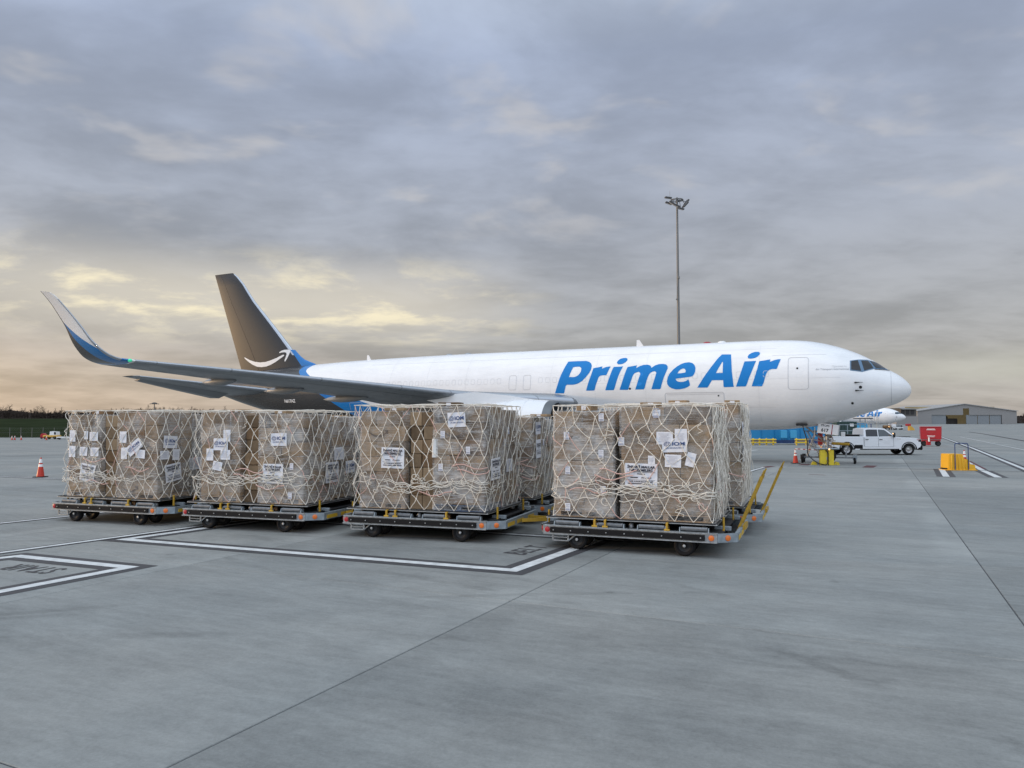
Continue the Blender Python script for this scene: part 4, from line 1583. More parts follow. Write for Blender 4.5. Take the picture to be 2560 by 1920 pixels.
        for ds in (-.71, .71):
            for dt in (-.57, .57):
                mb = MB()
                tyre(mb, ac(s0 + ds, tg + dt, .57), (0, 1, 0), .57, .42)
                w = mb.obj('tyre', M['tyre'], g, smooth=50)
        mb = MB()
        mb.box(ac(s0 - .1, tg + .55 * side, 1.9), (1.3, .05, 1.2), (R(-8 * side), 0, 0), bev=.02)
        mb.obj('gear_door', M['wing_grey'], g)
    # wing-to-body fairing
    mb = MB()
    rows = []
    for k in range(31):
        s = 14.8 + 20.2 * k / 30
        e = math.sqrt(max(0, 1 - ((s - 25) / 10.25) ** 2)) if s > 25 else math.sqrt(max(0, 1 - ((s - 25) / 10.25) ** 2))
        w, zt, zb = 2.0 + .92 * e, 2.9 + 1.1 * e, 2.25 - .62 * e
        rows.append([ac(s, w * math.cos(R(a)), (zt + zb) / 2 + (zt - zb) / 2 * math.sin(R(a))) for a in range(0, 360, 10)])
    mb.grid(rows, closed=True)
    mb.obj('belly_fairing', M['fairing_grey'], A, smooth=70)
    # ---------------- fin
    le = Curve([(6.5, 43.6), (7.04, 44.06), (7.48, 44.43), (7.94, 44.82), (8.52, 45.35), (10.75, 47.52), (12.85, 49.63), (15.33, 51.91), (15.52, 52.3)])
    te = Curve([(6.5, 50.86), (6.93, 51.03), (10.92, 52.61), (15.52, 54.43)])
    zs = [6.5, 7.2, 8.0, 8.8, 9.6, 10.4, 11.2, 12, 12.8, 13.6, 14.4, 15.1, 15.4, 15.52]

    def fin_loop(z, c0, c1, n=10, grow=0.0):
        a, b = le(z), te(z)
        tc = .085 if z < 15.3 else .03
        cs = [c0 + (c1 - c0) * (k / n) ** (1.6 if c0 == 0 else 1) for k in range(n + 1)]
        return ([ac(a + c * (b - a) - grow, (foil(c, tc) * (b - a) + grow), z) for c in cs[::-1]] + [ac(a + c * (b - a) - grow, -(foil(c, tc) * (b - a) + grow), z) for c in cs[(1 if c0 == 0 else 0):]])
    for nm, c0, c1, m, gr in (('fin', 0.0, .695, 'dark_paint', 0), ('rudder', .70, 1.0, 'dark_paint', 0)):
        mb = MB()
        vs = mb.grid([fin_loop(z, c0, c1, grow=gr) for z in zs], closed=True)
        mb._face(vs[-1])
        fo = mb.obj(nm, M[m], A, smooth=40)
        if nm == 'fin':
            fin_o = fo
    mb = MB()
    mb.grid([fin_loop(z, 0.0, .05, 6, .010) for z in zs if 7.9 < z < 15.45])
    mb.obj('leading_edge', M['bare_metal'], fin_o, smooth=50)
    # dorsal fillet running forward from the fin root
    mb = MB()
    dl = Curve([(6.8, 42.5), (7.15, 42.78), (7.35, 43.3), (7.59, 43.99), (8.52, 45.14), (9.4, 46.1)])
    rows = []
    for z in (6.8, 7.0, 7.15, 7.25, 7.4, 7.59, 7.9, 8.2, 8.45):
        a, b = dl(z), le(z) + .12
        wd = lambda c: .03 + .14 * c ** .7
        rows.append([ac(a + c * (b - a), wd(c), z) for c in (1, .75, .5, .25, .1, 0)] + [ac(a + c * (b - a), -wd(c), z) for c in (0, .1, .25, .5, .75, 1)])
    mb.grid(rows)
    mb.obj('dorsal_fillet', M['blue_paint'], fin_o, smooth=60)
    # curved arrow on the fin
    for k, lp in enumerate(SMILE):
        me = outline_mesh([lp])
        bm = bmesh.new()
        bm.from_mesh(me)
        for q in range(1, 14):
            bmesh.ops.bisect_plane(bm, geom=bm.verts[:] + bm.edges[:] + bm.faces[:], plane_co=(45.4 + q * .4, 0, 0), plane_no=(1, 0, 0))
        for v in bm.verts:
            s, z = v.co.x, v.co.y
            a, b = le(z), te(z)
            c = min(1, max(0, (s - a) / (b - a)))
            v.co = ac(s, foil(c, .085) * (b - a) + .02, z)
        m2 = bpy.data.meshes.new('emblem')
        bm.to_mesh(m2)
        bm.free()
        m2.materials.append(M['white_plain'])
        add('emblem', m2, fin_o)
    # ---------------- nose gear
    s0 = 4.45
    mb = MB()
    mb.cyl(ac(s0, 0, .47), ac(s0, 0, 1.3), .08, n=12)
    mb.cyl(ac(s0, 0, 1.1), ac(s0 - .1, 0, 2.35), .12, n=12)
    mb.tube([ac(s0, 0, 1.2), ac(s0 + 1.3, 0, 2.3)], .06, 8)
    mb.tube([ac(s0, -.35, .47), ac(s0, .35, .47)], .07, 8)
    mb.tube([ac(s0 + .12, 0, 1.25), ac(s0 + .32, 0, .95), ac(s0 + .12, 0, .6)], .035, 6)
    g = mb.obj('nose_gear_leg', M['steel'], A, smooth=40)
    for dt in (-.30, .30):
        mb = MB()
        tyre(mb, ac(s0, dt, .47), (0, 1, 0), .47, .30)
        w = mb.obj('tyre', M['tyre'], g, smooth=50)
        mb = MB()
        mb.lathe([(-.16, .0), (-.16, .2), (.16, .2), (.16, 0)], ac(s0, dt, .47), (0, 1, 0), 16)
        mb.obj('wheel_hub', M['rim'], w, smooth=30)
    for k, (dt, dz, r) in enumerate(((.12, 1.45, .09), (-.1, 1.6, .1), (.16, 1.25, .06))):
        mb = MB()
        mb.lathe([(0, 0), (0, r), (.1, r), (.14, r * .5), (.14, 0)], ac(s0 - .12, dt, dz), (1, 0, 0), 12)
        mb.obj('taxi_lamp', M['chrome'], g, smooth=40)
    mb = MB()
    for k in range(14):
        q = random.Random(k)
        a = Vector(ac(s0 + q.uniform(-.35, .3), q.uniform(-.2, .25), q.uniform(.9, 2.1)))
        mb.tube([a, a + Vector((q.uniform(-.2, .2), q.uniform(-.15, .15), q.uniform(-.3, .3))), a + Vector((q.uniform(-.3, .3), q.uniform(-.2, .2), q.uniform(-.5, .1)))], .022, 5)
    mb.obj('hydraulic_lines', M['bronze'], g)
    # forward gear doors, hinged open; the starboard one carries the lettering
    for side in (1, -1):
        d = add('gear_door', None if False else MBbox_door(), A, ac(4.35, .62 * side, 2.03), (R(6 * side), 0, 0))
        d.rotation_euler = (0, R(8), 0)
        if side == 1:
            for s, size, dx, dz, b in (('ETOPS', .155, -.16, .17, .004), ('617', .26, -.16, -.10, .010)):
                me = text_mesh(s, size, b, mat=M['black'])
                add('lettering', me, d, (dx, -.022, dz), (R(90), 0, 0))
            mb = MB()
            mb.box((.22, -.021, 0), (.045, .006, .58))
            mb.obj('red_stripe', M['beacon_red'], d)
    mb = MB()
    mb.box(ac(5.1, .0, 1.85), (.03, .5, .6), bev=.01)
    mb.obj('gear_door', M['white_plain'], A)
    return A


def MBbox_door():
    mb = MB()
    mb.box((0, 0, 0), (1.12, .035, .60), bev=.012)
    return mb.mesh('gear_door', M['white_plain'])


def tyre(mb, c, axis, r, w, n=26):
    h = w / 2
    mb.lathe([(-h * .75, r * .58), (-h, r * .74), (-h * .95, r * .9), (-h * .62, r * .985), (0, r), (h * .62, r * .985), (h * .95, r * .9), (h, r * .74), (h * .75, r * .58)], c, axis, n, closed=True)


jet = make_aircraft()
far_jet = copy_tree(jet)
far_jet.location = (126.5, 240, 0)
far_jet['label'] = 'distant white cargo jet whose nose shows beyond the pickup and hangar'

# ------------------------------------------------------------------ pallet dollies
def sheet_mesh(w, h, name='paper_sheet', curl=0.006):
    mb = MB()
    n = 4
    mb.grid([[(w * (i / n - .5), -.002 - curl * abs(math.sin(i * 1.7 + j)) * .5, h * (j / 3 - .5)) for i in range(n + 1)] for j in range(4)])
    return mb.mesh(name, M['paper'], fix=False)


PRINT = {}


def join_meshes(name, parts, materials):
    bm = bmesh.new()
    for me, mtx, mi in parts:
        tmp = bmesh.new()
        tmp.from_mesh(me)
        tmp.transform(mtx)
        for f in tmp.faces:
            f.material_index = mi
        t2 = bpy.data.meshes.new('t')
        tmp.to_mesh(t2)
        tmp.free()
        bm.from_mesh(t2)
        bpy.data.meshes.remove(t2)
    me = bpy.data.meshes.new(name)
    bm.to_mesh(me)
    bm.free()
    for m in materials:
        me.materials.append(m)
    return me


def prints():
    up = Matrix.Rotation(R(90), 4, 'X')
    T = lambda x, z: Matrix.Translation((x, -.012, z)) @ up
    def bar(x, z, w, h):
        mb = MB()
        mb.poly([(-w / 2, -h / 2, 0), (w / 2, -h / 2, 0), (w / 2, h / 2, 0), (-w / 2, h / 2, 0)])
        return mb.mesh('bar', M['ink']), T(x, z)
    # unit-width designs (width 1, height about .75)
    parts = []
    for s, sz, z, b in (('İNSANİ MALLAR', .118, .305, .006), ('MALZEMELERİ', .118, .185, .006), ('afet yardımı', .07, -.085, .002), ('ACİL DURUM MALZEMELERİ', .06, -.235, .003)):
        parts.append((text_mesh(s, sz, b), T(.17 if s[0] == 'a' else 0, z), 0))
    for x, z, w, h in ((0, .115, .92, .012), (0, .05, .26, .03), (-.22, -.085, .24, .035), (0, -.175, .92, .012), (0, -.31, .86, .032)):
        m_, t_ = bar(x, z, w, h)
        parts.append((m_, t_, 0))
    PRINT['goods'] = join_meshes('printed_text', parts, [M['ink']])
    parts = [(text_mesh('IOM', .30, .010), T(.17, .08), 0), (text_mesh('UN MIGRATION', .105, .003), T(0, -.17), 0)]
    mb = MB()
    for r0, r1, n in ((.15, .125, 24), (.075, .055, 16)):
        mb.grid([[(r * math.cos(2 * math.pi * k / n), r * math.sin(2 * math.pi * k / n), 0) for k in range(n)] for r in (r0, r1)], closed=True)
    for k in range(8):
        a = k * math.pi / 4 + .2
        c, s = math.cos(a), math.sin(a)
        mb.poly([(c * .075 - s * .008, s * .075 + c * .008, 0), (c * .075 + s * .008, s * .075 - c * .008, 0), (c * .13 + s * .008, s * .13 - c * .008, 0), (c * .13 - s * .008, s * .13 + c * .008, 0)])
    parts.append((mb.mesh('ring', M['ink_blue'], fix=False), T(-.30, .08), 0))
    PRINT['iom'] = join_meshes('printed_emblem', parts, [M['ink_blue']])
    parts = []
    for k in range(7):
        m_, t_ = bar(-.06 + .05 * (k % 2), .30 - k * .09, .7 - .14 * (k % 3), .022)
        parts.append((m_, t_, 0))
    PRINT['sheet'] = join_meshes('printed_text', parts, [M['ink_faint']])
    parts = []
    for x, z, w, h in ((0, .52, .7, .10), (-.1, .25, .5, .06), (0, .05, .7, .06), (0, -.45, .74, .30)):
        m_, t_ = bar(x, z, w, h)
        parts.append((m_, t_, 0))
    PRINT['label'] = join_meshes('printed_code', parts, [M['ink_faint']])


prints()
SHEETS = {}


def paper(parent, kind, w, h, loc, rz, roll, name='paper_sheet'):
    key = (kind, round(w, 2), round(h, 2))
    if key not in SHEETS:
        SHEETS[key] = sheet_mesh(w, h)
    o = add(name, SHEETS[key], parent, loc)
    o.rotation_euler = Euler((0, R(-roll), 0)).to_matrix().to_euler()
    o.rotation_euler = (Matrix.Rotation(rz, 3, 'Z') @ Matrix.Rotation(R(-roll), 3, 'Y')).to_euler()
    s = w * (.95 if kind != 'label' else .98)
    k = s if kind != 'label' else w
    p = add(PRINT[kind].name.split('.')[0], PRINT[kind], o, (0, -.004, 0))
    p.scale = (k, 1, min(k, h * 1.15 if kind != 'label' else k))
    return o


def make_dolly(name, loc, rz, label, raised, seed):
    D = thing(name, loc, rz, label, 'dolly', 'pallet dollies in two rows')
    P = lambda nm, mb, m, par=D, sm=None: mb.obj(nm, M[m], par, smooth=sm)
    mb = MB()
    for y in (-.85, 0, .85):
        mb.box((0, y, .34), (3.3, .12, .13))
    for x in (-1.5, -.95, 0, 1.0, 1.5):
        mb.box((x, 0, .33), (.10, 2.5, .10))
    P('chassis', mb, 'dolly_dark')
    mb = MB()
    mb.box((0, 0, .425), (3.36, 2.5, .02))
    P('deck_plate', mb, 'dolly_dark')
    for sd_ in (-1, 1):
        y = 1.31 * sd_
        mb = MB()
        mb.box((0, y, .36), (3.2, .03, .14))
        mb.box((0, y - .02 * sd_, .433), (3.2, .11, .018))
        mb.box((0, y + .02 * sd_, .287), (3.2, .07, .018))
        rail = P('side_rail', mb, 'galvanised')
        mb = MB()
        mb.box((-.04, y + .034 * sd_, .36), (2.86, .036, .10), bev=.006)
        bs = P('bumper_strip', mb, 'black_rubber', rail)
        mb = MB()
        for k in range(9):
            mb.cyl((-1.4 + k * .34, y + .05 * sd_, .36), (-1.4 + k * .34, y + .062 * sd_, .36), .011, n=7)
        b = P('bolt_row', mb, 'aluminium', bs)
        b['kind'] = 'stuff'
        for x, m in ((-1.53, 'reflector_red'), (1.50, 'reflector_orange')):
            mb = MB()
            mb.lathe([(0, .052), (.012, .05), (.018, .03), (.02, 0)], (x, y + .015 * sd_, .36), (0, sd_, 0), 16)
            P('reflector', mb, m, rail, 40)
        # chamfered corner plates towards the end rails
        for ex in (-1, 1):
            mb = MB()
            a, b2 = Vector((1.60 * ex, y, 0)), Vector(((1.92 if ex > 0 else 1.72) * ex, (1.08) * sd_, 0))
            d = (b2 - a)
            n = Vector((-d.y, d.x, 0)).normalized() * .012
            mb.grid([[a - n + Vector((0, 0, z)), b2 - n + Vector((0, 0, z)), b2 + n + Vector((0, 0, z)), a + n + Vector((0, 0, z))] for z in (.285, .442)], closed=True)
            pl = P('corner_plate', mb, 'dolly_grey')
            mb = MB()
            c = a.lerp(b2, .5) + Vector((0, 0, .36))
            nn = Vector((d.y, -d.x, 0)).normalized()
            if nn.dot(Vector((ex, sd_, 0))) < 0:
                nn = -nn
            mb.lathe([(.012, .052), (.024, .05), (.03, .03), (.032, 0)], c, nn, 14)
            P('reflector', mb, 'reflector_orange' if ex > 0 else 'reflector_red', pl, 40)
        # conveyor rollers along the edge
        for k in range(4):
            x = -1.40 + k * .76 + (.08 if k else 0)
            mb = MB()
            mb.lathe([(0, 0), (0, .045), (.46, .045), (.46, 0)], (x, 1.20 * sd_, .485), (1, 0, 0), 12)
            ro = P('roller', mb, 'roller_steel', D, 30)
            for xx in (x - .02, x + .48):
                mb = MB()
                mb.prism([(-.06, .43), (.06, .43), (.03, .50), (-.03, .50)], -.008, .008, Matrix.Translation((xx, 1.20 * sd_, 0.012)) @ Matrix.Rotation(R(90), 4, 'Z') @ Matrix.Rotation(R(90), 4, 'X'))
                P('roller_bracket', mb, 'dolly_grey', ro)
        for k in range(5):
            x = -1.3 + k * .66
            mb = MB()
            mb.lathe([(0, .05), (.04, .05), (.06, .045), (.09, .028), (.1, 0)], (x, 1.05 * sd_, .436), (0, 0, 1), 12)
            P('ball_caster', mb, 'bronze' if k % 2 else 'steel', D, 50)
        for x in (-.62, -.42, .72):
            mb = MB()
            mb.box((x, 1.275 * sd_, .50), (.04, .035, .14), bev=.008)
            mb.box((x, 1.25 * sd_, .575), (.045, .07, .025), bev=.008)
            mb.cyl((x - .05, 1.285 * sd_, .455), (x + .05, 1.285 * sd_, .455), .02, n=8)
            P('pallet_stop', mb, 'yellow_old')
    for ex in (-1, 1):
        x = 1.70 * ex if ex < 0 else 1.90
        mb = MB()
        mb.box((x, 0, .36), (.06, 2.14, .15))
        er = P('end_rail', mb, 'dolly_grey')
        for y in (-.78, -.2, .55):
            mb = MB()
            mb.box((x + .034 * ex, y, .345), (.008, .42, .075))
            P('yellow_stripe', mb, 'yellow', er)
        for y in (-.85, .85):
            mb = MB()
            mb.box((1.66 * ex, y, .55), (.035, .055, .26), bev=.012)
            P('pallet_stop', mb, 'yellow_old')
            mb = MB()
            mb.box((1.62 * ex, y + .22, .45), (.3, .08, .08), bev=.01)
            P('stop_bracket', mb, 'dolly_grey')
    for x in (-.97, 1.02):
        mb = MB()
        mb.cyl((x, -1.2, .19), (x, 1.2, .19), .03, n=8)
        mb.box((x, -.97, .27), (.14, .1, .12))
        mb.box((x, .97, .27), (.14, .1, .12))
        P('axle', mb, 'dolly_dark')
        for y in (-1.19, -.74, .74, 1.19):
            mb = MB()
            tyre(mb, (x, y, .19), (0, 1, 0), .19, .13, 22)
            w = P('wheel', mb, 'tyre', D, 50)
            mb = MB()
            for s in (-1, 1):
                mb.lathe([(.045 * s, .112), (.035 * s, .09), (.04 * s, .05), (.075 * s, .035), (.08 * s, 0)], (x, y, .19), (0, 1, 0), 14)
            P('hub', mb, 'dolly_dark', w, 40)
            mb = MB()
            mb.lathe([(0, .028), (.012, .026), (.018, 0)], (x, y - .075, .19), (0, -1, 0), 8)
            P('hub_cap', mb, 'aluminium', w, 40)
    mb = MB()
    for x in (-1.55, -1.25):
        mb.box((x + .12, -1.29, .215), (.025, .03, .13))
    mb.box((-1.28, -1.29, .16), (.33, .03, .02))
    mb.box((-1.28, -1.29, .22), (.33, .03, .015))
    mb.tube([(-1.13, -1.29, .16), (-.98, -1.29, .28)], .012, 5)
    P('step_bracket', mb, 'galvanised')
    # drawbar
    mb = MB()
    if raised:
        for y in (-.14, .42):
            lean = Vector((.42, .0, .97))
            a = Vector((1.84, y, .36))
            b = a + lean * 1.05
            mb.box((a + b) / 2, (.07, .05, (b - a).length), (b - a).to_track_quat('Z', 'Y').to_matrix())
            mb.tube([b, b + lean * .12], .016, 6)
            mb.lathe([(-.03, .05), (.03, .05)], b, (0, 1, 0), 10)
        mb.box((1.95, .14, .42), (.05, .66, .08))
    else:
        for y in (-.30, .30):
            a, b = Vector((2.0, y, .36)), Vector((2.55, y * .25, .38))
            mb.box((a + b) / 2, ((b - a).length, .05, .07), (b - a).to_track_quat('X', 'Z').to_matrix())
        mb.box((2.62, 0, .385), (.4, .1, .05), bev=.01)
        mb.lathe([(-.02, .07), (.02, .07), (.02, .03), (-.02, .03)], (2.82, 0, .385), (0, 0, 1), 14, closed=True)
    P('drawbar', mb, 'yellow_old')
    mb = MB()
    mb.box((-1.93, 0, .36), (.22, .14, .1), bev=.02)
    P('tow_hitch', mb, 'yellow_old')
    return D


CARTON = {}


def carton_mesh(w, d, h):
    k = (round(w, 2), round(d, 2), round(h, 2))
    if k not in CARTON:
        mb = MB()
        mb.box((0, 0, 0), k, bev=.006)
        CARTON[k] = mb.mesh('carton', M['cardboard'])
    return CARTON[k]


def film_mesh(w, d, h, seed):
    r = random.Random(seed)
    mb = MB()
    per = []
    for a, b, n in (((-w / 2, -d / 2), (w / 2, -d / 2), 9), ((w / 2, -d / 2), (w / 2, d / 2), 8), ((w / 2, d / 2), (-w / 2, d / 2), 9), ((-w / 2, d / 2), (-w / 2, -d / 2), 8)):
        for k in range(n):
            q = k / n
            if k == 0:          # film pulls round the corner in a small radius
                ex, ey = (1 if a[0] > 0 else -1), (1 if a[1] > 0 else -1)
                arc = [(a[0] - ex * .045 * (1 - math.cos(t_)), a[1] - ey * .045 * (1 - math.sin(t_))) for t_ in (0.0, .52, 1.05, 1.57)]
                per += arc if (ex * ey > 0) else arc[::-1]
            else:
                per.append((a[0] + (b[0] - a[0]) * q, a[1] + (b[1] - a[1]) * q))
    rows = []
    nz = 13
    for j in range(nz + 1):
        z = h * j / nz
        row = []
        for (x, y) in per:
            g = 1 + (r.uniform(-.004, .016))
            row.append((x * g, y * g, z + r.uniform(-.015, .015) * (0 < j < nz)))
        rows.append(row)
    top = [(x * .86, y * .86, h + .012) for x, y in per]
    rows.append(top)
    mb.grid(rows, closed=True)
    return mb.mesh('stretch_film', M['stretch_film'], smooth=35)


def make_stack(loc, rz, x0, x1, y0, y1, z0, z1, label, seed, nx, ny, nz, wrapped=True, skid='timber'):
    """one skid of cartons; loc/rz: the dolly frame; returns the thing"""
    r = random.Random(seed)
    cx, cy = (x0 + x1) / 2, (y0 + y1) / 2
    w, d = x1 - x0, y1 - y0
    rot = Matrix.Rotation(rz, 3, 'Z')
    p = Vector(loc) + rot @ Vector((cx, cy, z0))
    S = thing('carton_stack' if wrapped else 'loose_carton_pile', p, rz, label, 'cartons', 'carton stacks on the dollies')
    zb = 0.0
    if wrapped:
        zb = .13
        mb = MB()
        mb.box((0, 0, 0), (w * .98, .10, .018))
        bme = mb.mesh('skid_board', M[skid])
        mb = MB()
        mb.box((0, 0, 0), (.09, d * .97, .09))
        rme = mb.mesh('skid_runner', M[skid])
        for k in range(6):
            add('skid_board', bme, S, (0, -d * .455 + k * d * .182, zb - .012))
        for k in (-1, 0, 1):
            add('skid_runner', rme, S, (k * w * .44, 0, .066))
        add('skid_board', bme, S, (0, -d * .44, .011))
        add('skid_board', bme, S, (0, d * .44, .011))
    H = z1 - z0 - zb
    cw, cd, chh = w / nx, d / ny, H / nz
    for k in range(nz):
        # alternate layers turned, as cartons are stacked
        ax, ay = (nx, ny) if (k % 2 == 0 or not wrapped) else (max(2, ny), max(2, nx)) if nx != ny else (nx, ny)
        tw, td = w / ax, d / ay
        me = carton_mesh(tw - .014, td - .014, chh - .010)
        for i in range(ax):
            for j in range(ay):
                if 0 < i < ax - 1 and 0 < j < ay - 1 and 0 < k < nz - 1:
                    continue
                if wrapped and k == nz - 1 and r.random() < .22:
                    continue            # the top layer is not full
                jx, jy = (r.uniform(-.006, .006), r.uniform(-.006, .006)) if wrapped else (r.uniform(-.02, .02), r.uniform(-.03, .03))
                o = add('carton', me, S, (-w / 2 + tw * (i + .5) + jx, -d / 2 + td * (j + .5) + jy, zb + chh * (k + .5)))
                o.rotation_euler = (0, 0, r.uniform(-.012, .012) if wrapped else r.uniform(-.08, .08))
    S.rotation_euler.z += r.uniform(-.008, .008)
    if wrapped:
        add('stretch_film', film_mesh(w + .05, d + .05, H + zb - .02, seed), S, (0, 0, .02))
    return S


def rope_net(loc, rz, label, seed, x0=-1.47, x1=1.50, y0=-1.155, y1=1.155, z0=.60, z1=2.70, messy=1.0, drape_end=False):
    r = random.Random(seed)
    N = thing('cargo_net', loc, rz, label, 'net', 'rope nets over the pallet loads')
    corners = [(x0, y0), (x1, y0), (x1, y1), (x0, y1)]
    lens = [x1 - x0, y1 - y0, x1 - x0, y1 - y0]
    total = sum(lens)

    def pos(u, z, off):
        u %= total
        k = 0
        while k < 3 and u > lens[k]:
            u -= lens[k]
            k += 1
        a, b = corners[k], corners[(k + 1) % 4]
        q = u / lens[k]
        x, y = a[0] + (b[0] - a[0]) * q, a[1] + (b[1] - a[1]) * q
        n = ((0, -1), (1, 0), (0, 1), (-1, 0))[k]
        bulge = .006 * math.sin(q * math.pi)
        return Vector((x + n[0] * (off + bulge), y + n[1] * (off + bulge), z))
    nc = 32
    a = total / nc
    rows = 8
    hh = (z1 - z0) / rows
    node = {}
    for j in range(rows + 1):
        for i in range(nc):
            u = (i + .5 * (j % 2)) * a
            jit = 0 if j == rows else .075
            z = z1 - hh * j
            if j == 0:
                z = z1 + r.uniform(-.015, .015)
            elif j < rows:
                z += r.uniform(-.085, .085) - .05 * math.sin(j / rows * math.pi)
            uu = u + r.uniform(-jit, jit)
            node[i, j] = (uu, max(z, z0), .004 + r.random() * .016 * (j < rows))
    mb = MB()
    RR = .0070
    for j in range(rows):
        for i in range(nc):
            nb = (i, (i - 1) % nc) if j % 2 == 0 else (i, (i + 1) % nc)
            for q in nb:
                ua, za, oa = node[i, j]
                ub, zb, ob = node[q, j + 1]
                if ub - ua > total / 2:
                    ub -= total
                if ua - ub > total / 2:
                    ub += total
                k = 4
                sag = r.uniform(-.012, .03) * messy
                pts = []
                for m in range(k + 1):
                    f = m / k
                    s = math.sin(f * math.pi)
                    pts.append(pos(ua + (ub - ua) * f + s * r.uniform(-.012, .012), za + (zb - za) * f - sag * s, oa + (ob - oa) * f + .008 * s))
                mb.mi = 1 if r.random() < .05 else 0
                mb.tube(pts, RR, 5)
    mb.mi = 0
    # knots
    for (i, j), (u, z, o) in node.items():
        if 0 < j < rows:
            c = pos(u, z, o)
            mb.lathe([(-.02, 0), (-.012, .016), (.012, .016), (.02, 0)], c, (r.uniform(-1, 1), r.uniform(-1, 1), 1), 6)
    # border rope at the top edge and the ropes crossing the top
    mb.tube([pos(total * k / 72, z1 + .006 * math.sin(k * 1.9), .012) for k in range(72)], RR * 1.15, 5, closed=True)
    for k in range(7):
        x = x0 + (x1 - x0) * (k + .5) / 7
        mb.tube([(x + .04 * math.sin(q + k), y0 + (y1 - y0) * q / 8, z1 + .01 + .012 * math.sin(q * 1.3 + k)) for q in range(9)], RR, 5)
    for k in range(5):
        y = y0 + (y1 - y0) * (k + .5) / 5
        mb.tube([(x0 + (x1 - x0) * q / 8, y + .05 * math.sin(q + k), z1 + .012 + .012 * math.sin(q * 1.7 + k)) for q in range(9)], RR, 5)
    o = mb.obj('net_mesh', [M['rope'], M['rope_pink']], N, smooth=60, fix=False)
    # slack gathered and tied round the load
    mb = MB()
    for s in range(int(7 * messy)):
        ph = r.uniform(0, 6)
        zc = z0 + r.uniform(.40, .62)
        u0, ln = r.uniform(-.3, 1.6), r.uniform(1.2, 3.2)
        n = int(ln / .045)
        pts = []
        for k in range(n):
            u = u0 + ln * k / n
            pts.append(pos(u, zc + .07 * math.sin(u * 3.1 + ph) + .022 * math.sin(u * 17 + ph) + .10 * ((u / total) - .2), .035 + .022 * abs(math.sin(u * 5 + ph))))
        mb.tube(pts, .0065, 4)
    for s in range(int(26 * messy)):
        u = r.choice((r.uniform(.1, 2.9), r.uniform(3.0, 5.2)))
        z = z0 + r.uniform(.28, .72)
        rad = r.uniform(.02, .07)
        e = r.uniform(.5, 1.4)
        pts = [pos(u + rad * math.cos(t) * e + .012 * t, z + rad * math.sin(t), .04 + .006 * t) for t in (k * .55 for k in range(r.randint(8, 17)))]
        mb.mi = 0 if r.random() < .85 else 1
        mb.tube(pts, .006, 4)
    mb.mi = 0
    for s in range(int(10 * messy)):
        u, z = r.uniform(0, 5.2), z0 + r.uniform(.3, 1.9)
        pts = [pos(u + .03 * k * r.uniform(-1, 1), z - .04 * k, .03 + .012 * math.sin(k)) for k in range(r.randint(3, 8))]
        mb.tube(pts, .007, 4)
    for s in range(3):
        u, z = r.uniform(.3, 2.8), z0 + r.uniform(.3, .9)
        pts = [pos(u + .12 * k + .02 * r.uniform(-1, 1), z + .05 * math.sin(k + s), .04) for k in range(7)]
        mb.mi = 1
        mb.tube(pts, .010, 4)
        mb.mi = 0
    if drape_end:
        # a heavy fold of spare net hanging over the tow-end corner
        for s in range(34):
            u = lens[0] + r.uniform(-.05, 1.9)
            zt = z1 - r.uniform(0, .9)
            n = r.randint(9, 20)
            ph = r.uniform(0, 6)
            am = r.uniform(.02, .07)
            dz = r.uniform(.05, .105)
            pts = [pos(u + am * math.sin(k * .8 + ph) + .012 * k, max(z0 + .02, zt - dz * k), .05 + .05 * (k / n) + .03 * math.sin(k * .6 + ph)) for k in range(n)]
            mb.tube(pts, .007, 4)
    o = mb.obj('slack_rope', [M['rope'], M['rope_pink']], N, smooth=60, fix=False)
    o['kind'] = 'stuff'
    return N


